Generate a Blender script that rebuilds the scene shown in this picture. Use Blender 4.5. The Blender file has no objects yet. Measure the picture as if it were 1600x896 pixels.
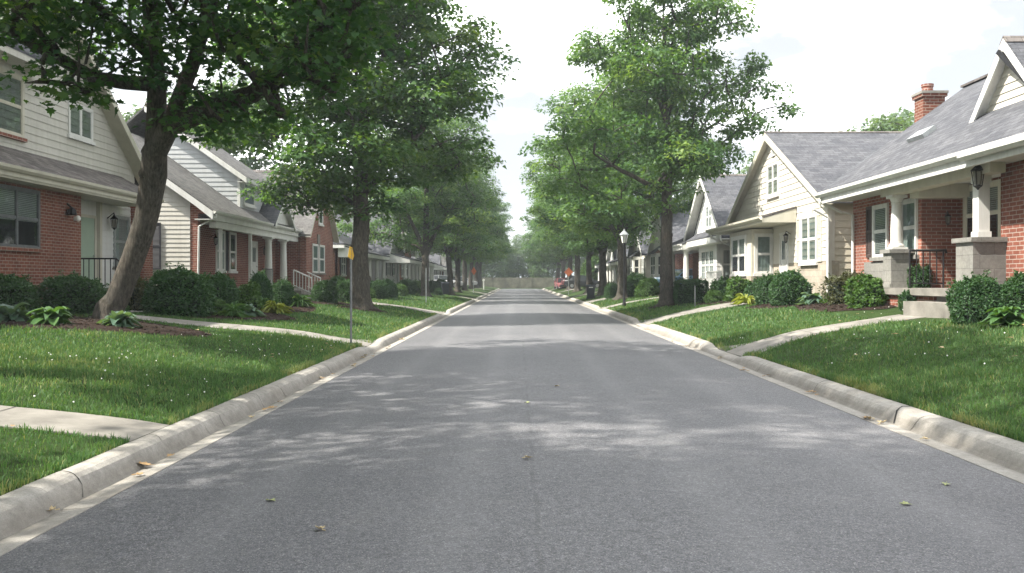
import bpy, bmesh, math, random
import numpy as np
from mathutils import Vector, Matrix
PI = math.pi
SC = bpy.context.scene
COL = SC.collection
random.seed(7)
RNG = np.random.default_rng(11)
FPX = 1386.0

# ------------------------------------------------------------------ materials
def new_mat(name):
    m = bpy.data.materials.new(name); m.use_nodes = True
    nt = m.node_tree; nt.nodes.clear()
    out = nt.nodes.new('ShaderNodeOutputMaterial')
    return m, nt, out
def nd(nt, t, **kw):
    n = nt.nodes.new(t)
    for k, v in kw.items():
        if k == 'inp':
            for a, b in v.items(): n.inputs[a].default_value = b
        else: setattr(n, k, v)
    return n
def rgb(c): return (c[0], c[1], c[2], 1.0)
def noise(nt, vec, scale, detail=4, rough=.6):
    n = nd(nt, 'ShaderNodeTexNoise', inp={'Scale': scale, 'Detail': detail, 'Roughness': rough})
    if vec is not None: nt.links.new(vec, n.inputs['Vector'])
    return n.outputs[0]
def ramp(nt, fac, stops):
    r = nd(nt, 'ShaderNodeValToRGB')
    el = r.color_ramp.elements
    while len(el) < len(stops): el.new(0.5)
    for e, (p, c) in zip(el, stops):
        e.position = p; e.color = rgb(c) if len(c) == 3 else c
    nt.links.new(fac, r.inputs[0])
    return r.outputs[0]
def mix(nt, fac, a, b, mode='MIX'):
    m = nd(nt, 'ShaderNodeMix', data_type='RGBA', blend_type=mode)
    for sock, v in ((m.inputs[0], fac), (m.inputs[6], a), (m.inputs[7], b)):
        if isinstance(v, (int, float)): sock.default_value = v
        elif isinstance(v, tuple): sock.default_value = rgb(v)
        else: nt.links.new(v, sock)
    return m.outputs[2]
def mth(nt, op, a, b=None):
    m = nd(nt, 'ShaderNodeMath', operation=op)
    for s, v in zip(m.inputs, (a, b)):
        if v is None: continue
        if isinstance(v, (int, float)): s.default_value = v
        else: nt.links.new(v, s)
    return m.outputs[0]
def bump(nt, h, strength=.3, dist=.01):
    b = nd(nt, 'ShaderNodeBump', inp={'Strength': strength, 'Distance': dist})
    nt.links.new(h, b.inputs['Height'])
    return b.outputs[0]
def bsdf(nt, out, col, rough=.7, nrm=None, spec=.3, metal=0):
    p = nd(nt, 'ShaderNodeBsdfPrincipled', inp={'Metallic': metal, 'Specular IOR Level': spec})
    for k, v in (('Base Color', col), ('Roughness', rough), ('Normal', nrm)):
        if v is None: continue
        if isinstance(v, (int, float)): p.inputs[k].default_value = v
        elif isinstance(v, tuple): p.inputs[k].default_value = rgb(v)
        else: nt.links.new(v, p.inputs[k])
    nt.links.new(p.outputs[0], out.inputs[0])
    return p
def pos(nt): return nd(nt, 'ShaderNodeNewGeometry').outputs['Position']
def wall_uv(nt, zscale=1.0):
    """(along-the-wall, height) coordinates for axis aligned walls and pitched roofs."""
    g = nd(nt, 'ShaderNodeNewGeometry')
    sp = nd(nt, 'ShaderNodeSeparateXYZ'); nt.links.new(g.outputs['Position'], sp.inputs[0])
    sn = nd(nt, 'ShaderNodeSeparateXYZ'); nt.links.new(g.outputs['True Normal'], sn.inputs[0])
    ax = mth(nt, 'ABSOLUTE', sn.outputs[0]); ay = mth(nt, 'ABSOLUTE', sn.outputs[1])
    f = mth(nt, 'GREATER_THAN', ax, ay)
    u = nd(nt, 'ShaderNodeMix', data_type='FLOAT')
    nt.links.new(f, u.inputs[0]); nt.links.new(sp.outputs[0], u.inputs[2]); nt.links.new(sp.outputs[1], u.inputs[3])
    c = nd(nt, 'ShaderNodeCombineXYZ')
    nt.links.new(u.outputs[0], c.inputs[0]); nt.links.new(mth(nt, 'MULTIPLY', sp.outputs[2], zscale), c.inputs[1])
    return c.outputs[0]
def plain(name, c, rough=.6, var=.12, scale=3.0, spec=.3, metal=0, bmp=0.0, bscale=60, grime=0):
    m, nt, out = new_mat(name)
    p = pos(nt)
    n = noise(nt, p, scale, 6, .65)
    dark = tuple(x*(1-var*1.6) for x in c); lite = tuple(min(1, x*(1+var)) for x in c)
    col = ramp(nt, n, [(.28, dark), (.72, lite)])
    if grime:
        mp = nd(nt, 'ShaderNodeMapping'); mp.inputs['Scale'].default_value = (4, 4, .35); nt.links.new(p, mp.inputs[0])
        st = ramp(nt, noise(nt, mp.outputs[0], 1.6, 6, .7), [(.46, (1, 1, 1)), (.70, (1-grime, 1-grime*1.05, 1-grime*1.2))])
        col = mix(nt, 1.0, col, st, 'MULTIPLY')
    nr = bump(nt, noise(nt, p, bscale, 3), bmp, .006) if bmp else None
    bsdf(nt, out, col, rough, nr, spec, metal)
    return m
def brick_mat(name, c1, c2, mortar, w=.235, h=.083):
    m, nt, out = new_mat(name)
    v = wall_uv(nt)
    b = nd(nt, 'ShaderNodeTexBrick', inp={'Scale': 1.0, 'Mortar Size': .009, 'Mortar Smooth': .2, 'Bias': -.1, 'Brick Width': w, 'Row Height': h})
    nt.links.new(v, b.inputs['Vector'])
    b.inputs['Color1'].default_value = rgb(c1); b.inputs['Color2'].default_value = rgb(c2); b.inputs['Mortar'].default_value = rgb(mortar)
    n = ramp(nt, noise(nt, pos(nt), 1.1, 7, .7), [(.3, (.72, .72, .74)), (.7, (1.12, 1.1, 1.08))])
    n2 = ramp(nt, noise(nt, pos(nt), 14, 3, .7), [(.3, (.82, .8, .8)), (.7, (1.1, 1.1, 1.1))])
    col = mix(nt, 1.0, mix(nt, 1.0, b.outputs[0], n, 'MULTIPLY'), n2, 'MULTIPLY')
    h_ = mth(nt, 'SUBTRACT', noise(nt, pos(nt), 50, 3), mth(nt, 'MULTIPLY', b.outputs[1], 2.5))
    bsdf(nt, out, col, .85, bump(nt, h_, .5, .006), .2)
    return m
def shingle_mat(name, c1, c2):
    m, nt, out = new_mat(name)
    v = wall_uv(nt, 1.6)
    b = nd(nt, 'ShaderNodeTexBrick', inp={'Scale': 1.0, 'Mortar Size': .006, 'Mortar Smooth': .4, 'Brick Width': .3, 'Row Height': .15})
    b.offset = .37
    nt.links.new(v, b.inputs['Vector'])
    b.inputs['Color1'].default_value = rgb(c1); b.inputs['Color2'].default_value = rgb(c2)
    b.inputs['Mortar'].default_value = rgb(tuple(x*.45 for x in c1))
    n = ramp(nt, noise(nt, pos(nt), .7, 6, .65), [(.3, (.78, .78, .8)), (.7, (1.15, 1.13, 1.1))])
    n2 = ramp(nt, noise(nt, pos(nt), 9, 4, .8), [(.3, (.7, .7, .7)), (.7, (1.25, 1.25, 1.25))])
    col = mix(nt, 1.0, mix(nt, 1.0, b.outputs[0], n, 'MULTIPLY'), n2, 'MULTIPLY')
    h_ = mth(nt, 'SUBTRACT', noise(nt, pos(nt), 80, 2), mth(nt, 'MULTIPLY', b.outputs[1], 2.0))
    bsdf(nt, out, col, .9, bump(nt, h_, .5, .008), .15)
    return m
M = {}
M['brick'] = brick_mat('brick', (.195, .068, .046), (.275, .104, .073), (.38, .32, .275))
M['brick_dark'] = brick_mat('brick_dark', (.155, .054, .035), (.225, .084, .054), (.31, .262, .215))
M['brick_pink'] = brick_mat('brick_pink', (.27, .098, .066), (.36, .145, .098), (.42, .36, .32))  # paler brick; on the porch house its colour carries the sunlight
M['stone'] = brick_mat('stone', (.37, .33, .26), (.46, .42, .35), (.36, .33, .28), .42, .19)
M['shingle'] = shingle_mat('shingle', (.075, .079, .090), (.118, .122, .134))
M['shingle_brown'] = shingle_mat('shingle_brown', (.112, .111, .109), (.168, .166, .162))
M['shingle_old'] = shingle_mat('shingle_old', (.10, .09, .085), (.19, .175, .165))
M['white'] = plain('white_paint', (.68, .68, .655), .45, .05, 2.2, grime=.15)
M['cream'] = plain('cream_siding', (.60, .575, .505), .5, .06, 1.3, grime=.10)
M['cream2'] = plain('pale_siding', (.54, .525, .475), .5, .06, 1.3, grime=.12)
M['whitesiding'] = plain('white_siding', (.66, .66, .65), .5, .05, 1.3, grime=.10)
M['blue'] = plain('bluegrey_siding', (.47, .49, .50), .5, .06, 1.3, grime=.10)
M['tan'] = plain('tan_siding', (.55, .50, .40), .55, .06, 1.3)
M['trimcream'] = plain('cream_trim', (.56, .535, .45), .5, .06, 2, grime=.12)
M['greystone'] = brick_mat('grey_painted_block', (.235, .235, .215), (.262, .262, .242), (.195, .195, .18), .55, .26)
M['concrete'] = plain('concrete', (.225, .213, .190), .85, .24, 2.5, .2, bmp=.3, bscale=120)
M['iron'] = plain('black_iron', (.02, .02, .022), .4, .1)
M['shutter'] = plain('dark_shutter', (.035, .036, .042), .5, .1)
M['shutterbrown'] = plain('brown_shutter', (.07, .05, .045), .5, .1)
M['doorgreen'] = plain('pale_green_door', (.33, .42, .33), .35, .05)
M['doordark'] = plain('dark_door', (.05, .05, .05), .35, .1)
M['dark'] = plain('dark_interior', (.025, .027, .03), .9, .2)
M['blind'] = plain('window_blind', (.62, .62, .58), .8, .05)
M['curtain'] = plain('curtain', (.40, .46, .42), .9, .2, 6)
M['post'] = plain('weathered_post', (.15, .16, .165), .6, .2, 8, .3, .3)
M['galv'] = plain('galvanised_steel', (.36, .385, .39), .5, .15, 8, .4, .5)
M['yellow'] = plain('yellow_sign', (.60, .36, .03), .5, .15, 9)
M['orange'] = plain('orange_sign', (.60, .17, .07), .5, .1, 4)
M['bin'] = plain('dark_plastic', (.018, .022, .03), .5, .2, 5)
M['wood'] = plain('weathered_wood', (.12, .118, .085), .85, .4, 1.2, bmp=.3)
M['rubber'] = plain('rubber', (.02, .02, .02), .8, .1)
M['chrome'] = plain('alloy', (.5, .5, .52), .3, .05, 3, .5, .9)
M['redlamp'] = plain('red_lamp', (.35, .02, .02), .2, .1, 3, .6)
def paint(name, c):
    m, nt, out = new_mat(name)
    p = bsdf(nt, out, c, .28, None, .5)
    p.inputs['Coat Weight'].default_value = .8
    return m
M['car_black'] = paint('car_black', (.015, .017, .02)); M['car_red'] = paint('car_red', (.30, .09, .10))
M['car_blue'] = paint('car_blue', (.16, .32, .50)); M['car_silver'] = paint('car_silver', (.45, .46, .48))
def glass_mat():
    m, nt, out = new_mat('window_glass')
    tr = nd(nt, 'ShaderNodeBsdfTransparent', inp={'Color': (.55, .6, .6, 1)})
    gl = nd(nt, 'ShaderNodeBsdfGlossy', inp={'Roughness': .03, 'Color': (.9, .95, 1, 1)})
    nt.links.new(bump(nt, noise(nt, pos(nt), 2.5, 2), .05, .02), gl.inputs['Normal'])
    fr = nd(nt, 'ShaderNodeFresnel', inp={'IOR': 1.6})
    ms = nd(nt, 'ShaderNodeMixShader')
    nt.links.new(mth(nt, 'MINIMUM', mth(nt, 'ADD', mth(nt, 'MULTIPLY', fr.outputs[0], .62), .06), .20), ms.inputs[0]); nt.links.new(tr.outputs[0], ms.inputs[1]); nt.links.new(gl.outputs[0], ms.inputs[2])
    nt.links.new(ms.outputs[0], out.inputs[0])
    return m
M['glass'] = glass_mat()
M['carglass'] = paint('car_glass', (.02, .025, .03))
M['lanternglass'] = plain('smoky_lantern_glass', (.20, .19, .165), .2, .1)
M['lampglass'] = plain('frosted_lamp_glass', (.75, .75, .70), .3, .05)

def leaf_mat(name, c1, c2, c3, trans=.42, rough=.5):
    m, nt, out = new_mat(name)
    a = nd(nt, 'ShaderNodeAttribute', attribute_name='tint')
    col = ramp(nt, a.outputs['Fac'], [(.0, c1), (.6, c2), (1., c3)])
    p = nd(nt, 'ShaderNodeBsdfPrincipled', inp={'Roughness': rough, 'Specular IOR Level': .35})
    nt.links.new(col, p.inputs['Base Color'])
    t = nd(nt, 'ShaderNodeBsdfTranslucent')
    nt.links.new(mix(nt, 1.0, col, (1.55, 1.5, .5), 'MULTIPLY'), t.inputs[0])
    ms = nd(nt, 'ShaderNodeMixShader', inp={0: trans})
    nt.links.new(p.outputs[0], ms.inputs[1]); nt.links.new(t.outputs[0], ms.inputs[2])
    nt.links.new(ms.outputs[0], out.inputs[0])
    return m
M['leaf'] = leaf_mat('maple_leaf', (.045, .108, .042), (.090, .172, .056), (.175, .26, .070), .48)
M['leaf_dark'] = leaf_mat('shade_maple_leaf', (.026, .078, .034), (.055, .128, .044), (.13, .21, .05), .5)  # darker copy of the maple leaf, shade put into its colour
M['leaf_mid'] = leaf_mat('mid_maple_leaf', (.040, .100, .040), (.080, .158, .052), (.165, .245, .062), .5)
M['leaf_far'] = leaf_mat('far_leaf', (.055, .105, .05), (.085, .145, .06), (.13, .19, .08))
M['shrub'] = leaf_mat('shrub_leaf', (.026, .068, .030), (.050, .112, .040), (.085, .16, .055), .28)
M['shrub_light'] = leaf_mat('light_shrub_leaf', (.045, .10, .025), (.075, .15, .035), (.12, .19, .05), .3)
M['shrub_brown'] = leaf_mat('brown_shrub_leaf', (.05, .055, .025), (.075, .085, .035), (.10, .11, .05), .25)
M['hosta'] = leaf_mat('hosta_leaf', (.05, .12, .04), (.075, .16, .05), (.12, .21, .07), .3, .4)
M['hosta_blue'] = leaf_mat('blue_hosta_leaf', (.07, .13, .09), (.10, .17, .12), (.16, .22, .16), .3, .4)
M['hosta_gold'] = leaf_mat('gold_hosta_leaf', (.16, .20, .04), (.24, .28, .06), (.32, .34, .10), .3, .4)
M['grass'] = leaf_mat('grass_blade', (.046, .118, .036), (.100, .188, .060), (.26, .27, .12), .3, .6)
M['core'] = plain('shrub_filler', (.012, .02, .010), .95, .3, 8)  # solid dark blob added inside the leaves to stop see-through
M['petal'] = plain('white_petal', (.8, .8, .75), .7, .05)
def bark_mat():
    m, nt, out = new_mat('bark')
    tc = nd(nt, 'ShaderNodeTexCoord').outputs['Object']
    mp = nd(nt, 'ShaderNodeMapping'); mp.inputs['Scale'].default_value = (1, 1, .22)
    nt.links.new(tc, mp.inputs[0])
    n = noise(nt, mp.outputs[0], 26, 6, .7); n2 = noise(nt, tc, 2.0, 5, .6)
    col = mix(nt, 1.0, ramp(nt, n, [(.32, (.030, .028, .026)), (.5, (.082, .074, .066)), (.72, (.155, .145, .13))]), ramp(nt, n2, [(.3, (.72, .74, .70)), (.7, (1.12, 1.08, 1.0))]), 'MULTIPLY')
    bsdf(nt, out, col, .95, bump(nt, n, 1.0, .04), .1)
    return m
M['bark'] = bark_mat()
def asphalt_mat():
    m, nt, out = new_mat('asphalt')
    p = pos(nt)
    sp = nd(nt, 'ShaderNodeSeparateXYZ'); nt.links.new(p, sp.inputs[0])
    base = ramp(nt, noise(nt, p, .32, 6, .6), [(.3, (.079, .081, .089)), (.7, (.109, .110, .117))])
    agg = ramp(nt, noise(nt, p, 95, 2, .9), [(.32, (.35, .35, .36)), (.5, (1, 1, 1)), (.68, (1.95, 1.93, 1.9))])
    mid = ramp(nt, noise(nt, p, 11, 4, .75), [(.3, (.84, .84, .85)), (.7, (1.15, 1.15, 1.14))])
    col = mix(nt, 1.0, mix(nt, 1.0, base, agg, 'MULTIPLY'), mid, 'MULTIPLY')
    g2 = ramp(nt, noise(nt, p, 30, 4, .85), [(.36, (.55, .55, .56)), (.64, (1.45, 1.45, 1.44))])
    col = mix(nt, 1.0, col, g2, 'MULTIPLY')
    # old patches, oil drips and worn wheel tracks
    stain = ramp(nt, noise(nt, p, .75, 5, .7), [(.56, (0, 0, 0)), (.70, (.34, .34, .34))]); col = mix(nt, stain, col, (.075, .075, .078))
    dust = ramp(nt, noise(nt, p, 1.7, 6, .75), [(.54, (0, 0, 0)), (.74, (.30, .30, .30))]); col = mix(nt, dust, col, (.215, .21, .20))
    trk = mth(nt, 'ABSOLUTE', mth(nt, 'SUBTRACT', mth(nt, 'ABSOLUTE', mth(nt, 'SUBTRACT', mth(nt, 'ABSOLUTE', mth(nt, 'SUBTRACT', sp.outputs[0], .48)), 1.65)), .75))
    trk = ramp(nt, trk, [(.0, (.22, .22, .22)), (.32, (0, 0, 0))]); col = mix(nt, trk, col, (.20, .20, .205))
    v = nd(nt, 'ShaderNodeTexVoronoi', inp={'Scale': 150.0}); nt.links.new(p, v.inputs[0])
    wn = nd(nt, 'ShaderNodeSeparateColor'); nt.links.new(v.outputs['Color'], wn.inputs[0])
    chip = mth(nt, 'MULTIPLY', mth(nt, 'GREATER_THAN', wn.outputs[0], .955), .6)
    col = mix(nt, chip, col, (.36, .35, .34))
    # long lengthwise paving seam near the crown of the road
    wob = mth(nt, 'MULTIPLY', mth(nt, 'SUBTRACT', noise(nt, p, .9, 3), .5), .10)
    seam = mth(nt, 'LESS_THAN', mth(nt, 'ABSOLUTE', mth(nt, 'SUBTRACT', mth(nt, 'ADD', sp.outputs[0], wob), .12)), .016)
    brk = mth(nt, 'GREATER_THAN', noise(nt, p, 2.2, 4), .49)
    col = mix(nt, mth(nt, 'MULTIPLY', mth(nt, 'MULTIPLY', seam, brk), .32), col, (.035, .035, .036))
    # fine cracks
    wp = nd(nt, 'ShaderNodeVectorMath', operation='ADD')
    nz = nd(nt, 'ShaderNodeTexNoise', inp={'Scale': 2.5, 'Detail': 5}); nt.links.new(p, nz.inputs[0])
    nt.links.new(p, wp.inputs[0]); nt.links.new(nz.outputs['Color'], wp.inputs[1])
    vc = nd(nt, 'ShaderNodeTexVoronoi', feature='DISTANCE_TO_EDGE', inp={'Scale': .55}); nt.links.new(wp.outputs[0], vc.inputs[0])
    ck = mth(nt, 'MULTIPLY', mth(nt, 'LESS_THAN', vc.outputs[0], .005), mth(nt, 'GREATER_THAN', noise(nt, p, .5, 2), .52))
    col = mix(nt, mth(nt, 'MULTIPLY', ck, .35), col, (.03, .03, .032))
    bsdf(nt, out, col, .62, bump(nt, noise(nt, p, 95, 2, .9), .45, .008), .5)
    return m
M['asphalt'] = asphalt_mat()
def kerb_mat():
    m, nt, out = new_mat('kerb_concrete')
    p = pos(nt)
    base = ramp(nt, noise(nt, p, 1.3, 6, .65), [(.25, (.275, .262, .238)), (.75, (.41, .392, .36))])
    mid = ramp(nt, noise(nt, p, 12, 5, .75), [(.3, (.75, .75, .74)), (.7, (1.14, 1.13, 1.12))])
    fine = ramp(nt, noise(nt, p, 130, 2, .9), [(.3, (.75, .75, .75)), (.7, (1.2, 1.2, 1.2))])
    col = mix(nt, 1.0, mix(nt, 1.0, base, mid, 'MULTIPLY'), fine, 'MULTIPLY')
    st = ramp(nt, noise(nt, p, .55, 5, .7), [(.52, (0, 0, 0)), (.72, (.55, .55, .55))])
    col = mix(nt, st, col, (.20, .175, .14))
    sx = nd(nt, 'ShaderNodeSeparateXYZ'); nt.links.new(p, sx.inputs[0])
    dl = mth(nt, 'ABSOLUTE', mth(nt, 'SUBTRACT', mth(nt, 'ABSOLUTE', mth(nt, 'SUBTRACT', sx.outputs[0], .495)), 3.72))
    wv = mth(nt, 'ADD', dl, mth(nt, 'MULTIPLY', mth(nt, 'SUBTRACT', noise(nt, p, 3.5, 5, .75), .5), .16))
    gr = ramp(nt, wv, [(.0, (.5, .5, .5)), (.08, (0, 0, 0))]); col = mix(nt, gr, col, (.10, .088, .072))
    sk = ramp(nt, noise(nt, p, 7, 4, .8), [(.60, (0, 0, 0)), (.70, (.4, .4, .4))]); col = mix(nt, sk, col, (.15, .14, .125))
    bsdf(nt, out, col, .9, bump(nt, noise(nt, p, 110, 3, .8), .4, .006), .2)
    return m
M['kerb'] = kerb_mat()
def soil_mat(name, a, b, s=25):
    m, nt, out = new_mat(name)
    p = pos(nt)
    col = mix(nt, 1.0, ramp(nt, noise(nt, p, s, 5, .75), [(.3, a), (.7, b)]), ramp(nt, noise(nt, p, 1.1, 5), [(.3, (.75, .78, .72)), (.7, (1.15, 1.1, 1.1))]), 'MULTIPLY')
    bsdf(nt, out, col, .95, bump(nt, noise(nt, p, s*1.5, 4, .8), .8, .04), .1)
    return m
M['lawn'] = soil_mat('lawn_turf', (.022, .042, .014), (.06, .10, .03), 40)
M['mulch'] = soil_mat('mulch', (.017, .012, .010), (.064, .046, .038), 45)
M['far'] = soil_mat('far_ground', (.05, .09, .03), (.08, .13, .04), 3)
M['deadleaf'] = plain('dead_leaf', (.36, .24, .12), .8, .35, 40)
M['paleleaf'] = plain('pale_leaf', (.50, .40, .24), .8, .25, 40)
M['greenleaf'] = plain('yellowgreen_leaf', (.33, .36, .16), .7, .2, 40)

# ------------------------------------------------------------------ mesh helpers
class MB:
    def __init__(self, side=1):
        self.v = []; self.f = []; self.m = []; self.mats = []; self.cur = 0; self.s = side
    def use(self, mat):
        if mat not in self.mats: self.mats.append(mat)
        self.cur = self.mats.index(mat); return self
    def add(self, vs, fs):
        o = len(self.v)
        self.v += [(self.s*p[0], p[1], p[2]) for p in vs]
        for f in fs: self.f.append([o+i for i in f]); self.m.append(self.cur)
    def box(self, x0, x1, y0, y1, z0, z1):
        self.add([(x0,y0,z0),(x1,y0,z0),(x1,y1,z0),(x0,y1,z0),(x0,y0,z1),(x1,y0,z1),(x1,y1,z1),(x0,y1,z1)],
                 [(0,3,2,1),(4,5,6,7),(0,1,5,4),(1,2,6,5),(2,3,7,6),(3,0,4,7)])
    def prism(self, pts, vec):
        n = len(pts); q = [(p[0]+vec[0], p[1]+vec[1], p[2]+vec[2]) for p in pts]
        self.add(list(pts)+q, [tuple(range(n-1,-1,-1)), tuple(range(n,2*n))]+[(i,(i+1)%n,n+(i+1)%n,n+i) for i in range(n)])
    def beam(self, p0, p1, w, h, up=(0,0,1)):
        a = Vector(p0); b = Vector(p1); d = (b-a).normalized(); u = Vector(up)
        r = d.cross(u).normalized(); u = r.cross(d).normalized()
        r *= w/2; u *= h/2
        vs = [tuple(p+i*r+j*u) for p in (a,b) for i,j in ((-1,-1),(1,-1),(1,1),(-1,1))]
        self.add(vs, [(0,3,2,1),(4,5,6,7),(0,1,5,4),(1,2,6,5),(2,3,7,6),(3,0,4,7)])
    def tube(self, pts, radii, n=8, cap=True):
        pts = [Vector(p) for p in pts]
        if isinstance(radii, (int, float)): radii = [radii]*len(pts)
        vs = []; ref = Vector((0,0,1))
        for i, p in enumerate(pts):
            d = (pts[min(i+1,len(pts)-1)]-pts[max(i-1,0)]).normalized()
            if i == 0:
                r = d.cross(ref if abs(d.z) < .9 else Vector((1,0,0))).normalized()
            else:
                r = (r - d*r.dot(d)).normalized()
            u = d.cross(r)
            for k in range(n):
                a = 2*PI*k/n
                vs.append(tuple(p+(r*math.cos(a)+u*math.sin(a))*radii[i]))
        fs = [(i*n+k, i*n+(k+1)%n, (i+1)*n+(k+1)%n, (i+1)*n+k) for i in range(len(pts)-1) for k in range(n)]
        if cap: fs += [tuple(range(n-1,-1,-1)), tuple(range((len(pts)-1)*n, len(pts)*n))]
        self.add(vs, fs)
    def lathe(self, x, y, prof, n=20):
        vs = []; 
        for r, z in prof:
            for k in range(n):
                a = 2*PI*k/n; vs.append((x+r*math.cos(a), y+r*math.sin(a), z))
        fs = [(i*n+k, i*n+(k+1)%n, (i+1)*n+(k+1)%n, (i+1)*n+k) for i in range(len(prof)-1) for k in range(n)]
        fs += [tuple(range(n-1,-1,-1)), tuple(range((len(prof)-1)*n, len(prof)*n))]
        self.add(vs, fs)
    def mesh(self, name, off=(0,0,0), smooth=False):
        me = bpy.data.meshes.new(name)
        me.from_pydata([(x-off[0], y-off[1], z-off[2]) for x,y,z in self.v], [], self.f)
        for m in self.mats: me.materials.append(M[m] if isinstance(m, str) else m)
        me.polygons.foreach_set('material_index', self.m)
        if smooth: me.polygons.foreach_set('use_smooth', [True]*len(self.f))
        bm = bmesh.new(); bm.from_mesh(me); bmesh.ops.recalc_face_normals(bm, faces=bm.faces[:]); bm.to_mesh(me); bm.free()
        me.update(); return me

def link(name, me, parent=None, loc=None):
    o = bpy.data.objects.new(name, me); COL.objects.link(o)
    if parent: o.parent = parent
    if loc is not None: o.location = loc
    return o
def tag(o, label=None, cat=None, group=None, kind=None):
    if label: o['label'] = label
    if cat: o['category'] = cat
    if group: o['group'] = group
    if kind: o['kind'] = kind
    return o
def empty(name, loc, label, cat, group=None):
    o = bpy.data.objects.new(name, None); COL.objects.link(o); o.location = loc; o.empty_display_size = .3
    return tag(o, label, cat, group)
def copy_tree(o, parent=None):
    c = o.copy(); COL.objects.link(c)
    if parent: c.parent = parent
    for ch in list(o.children): copy_tree(ch, c)
    return c
def np_mesh(name, verts, loops, starts, mats, tint=None, mat_idx=None, smooth=False):
    me = bpy.data.meshes.new(name)
    me.vertices.add(len(verts)); me.vertices.foreach_set('co', np.asarray(verts, np.float32).ravel())
    me.loops.add(len(loops)); me.loops.foreach_set('vertex_index', np.asarray(loops, np.int32))
    me.polygons.add(len(starts)); me.polygons.foreach_set('loop_start', np.asarray(starts, np.int32))
    for m in mats: me.materials.append(M[m])
    if mat_idx is not None: me.polygons.foreach_set('material_index', np.asarray(mat_idx, np.int32))
    if smooth: me.polygons.foreach_set('use_smooth', np.ones(len(starts), bool))
    me.update(calc_edges=True)
    if tint is not None:
        a = me.attributes.new('tint', 'FLOAT', 'FACE'); a.data.foreach_set('value', np.asarray(tint, np.float32))
    return me

# ------------------------------------------------------------------ terrain
RL, RR = -3.0, 3.96            # asphalt edges
KL, KR = -3.48, 4.50           # back of the kerbs
def lawn_z(X, Y=0):
    X = np.asarray(X, float); Y = np.asarray(Y, float)
    tl = np.clip((KL-X)/8.0, 0, 1); zl = .15+.70*(1-(1-tl)**1.5)
    hr = .85-.13*np.clip((Y-24)/12, 0, 1)
    tr = np.clip((X-KR)/5.0, 0, 1); zr = .15+hr*(1-(1-tr)**1.4)
    z = np.where(X < KL, zl, np.where(X > KR, zr, .15))
    w = np.clip(np.maximum(KL-X, X-KR)/1.5, 0, 1)
    dd = np.zeros_like(z+Y)
    for sgn, edge in ((-1, KL), (1, KR)):
        tt = np.where(sgn*X >= sgn*edge-1e-6, sgn*(X-edge), 9.0); dd = dd+.15*(1-dip(sgn, Y))*np.clip(1-tt/1.6, 0, 1)**1.3
    return z - dd + w*(.02*np.sin(X*1.3+Y*.7)+.018*np.sin(Y*1.1-X*.4))
DIPS = {-1: [(20.55, .4, .5), (40.5, 1.8, .7), (70, 2.2, .6), (98, 2.2, .6), (126, 2.2, .6)], 1: [(18.9, 1.0, .7), (31.5, 1.3, .75), (47.5, 1.2, .7), (76, 2.2, .6), (104, 2.2, .6), (132, 2.2, .6)]}
def dip(side, y):
    y = np.asarray(y, float); k = np.zeros_like(y)
    for c, w, a in DIPS[side]:
        t = np.clip((w+1.0-np.abs(y-c))/1.1, 0, 1); k = np.maximum(k, a*t*t*(3-2*t))
    return 1-k
def gz(X, Y): return float(lawn_z(X, Y))
def WX(px, d): return (px-810.0)*d/FPX      # world X of a column of the photograph at distance d
SKYV, SUNE, EXPO, HAZE = 8.4, 2.0, 2.62, 0.0010
# ------------------------------------------------------------------ setting
def structure(name, me): return tag(link(name, me), kind='structure')
YE = 158.0
mb = MB(); mb.use('far'); mb.add([(-2500,-500,-.4),(2500,-500,-.4),(2500,3500,-.4),(-2500,3500,-.4)], [(0,1,2,3)])
structure('ground', mb.mesh('ground'))
# road with a slight crown, then a cross street at the far end
mb = MB(); mb.use('asphalt')
xs = np.linspace(RL, RR, 9); ys = np.concatenate([np.arange(-30, 60, 3), np.arange(60, YE+.1, 7)])
vs = [(x, y, .05*(1-((x-.48)/3.48)**2)) for y in ys for x in xs]; n = len(xs)
mb.add(vs, [(j*n+i, j*n+i+1, (j+1)*n+i+1, (j+1)*n+i) for j in range(len(ys)-1) for i in range(n-1)])
structure('road', mb.mesh('road', smooth=True))
# kerbs: gutter pan, rolled face, top; lowered where walks and drives meet the road
def kerb(side, xe, xb):
    mb = MB(); mb.use('kerb')
    w = xb-xe
    prof = [(0,-.12,0),(0,.006,0),(.44,-.012,0),(.50,0,.02),(.56,0,.07),(.63,0,.115),(.72,0,.140),(.82,0,.150),(1.0,0,.152),(1.0,-.12,0)]
    ys = []; y = -15.0; sg = side*.7
    joints = []
    while y < YE:
        joints.append(y); y += 3.05+random.uniform(-.05,.05)
    stations = []
    for a, b in zip(joints, joints[1:]):
        nsub = 8
        g = .007
        stations.append((a-g, 0)); stations.append((a-g*.6, 1)); stations.append((a+g*.6, 1)); stations.append((a+g, 0))
        for k in range(1, nsub): stations.append((a+(b-a)*k/nsub, 0))
    vs = []
    rs = random.Random(side+5)
    for y, notch in stations:
        h = float(dip(side, y)); jx = rs.uniform(-.006,.006)
        for u, z0, z1 in prof:
            z = z0+z1*h - (.035 if (notch and z0 > -.1) else 0)
            vs.append((xe+w*u+jx*(u > 0), y, z))
    n = len(prof)
    mb.add(vs, [(j*n+i, j*n+i+1, (j+1)*n+i+1, (j+1)*n+i) for j in range(len(stations)-1) for i in range(n-1)])
    o = structure('kerb', mb.mesh('kerb'))
    return o
KERB_L = kerb(-1, RL, KL); KERB_R = kerb(1, RR, KR)
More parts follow.
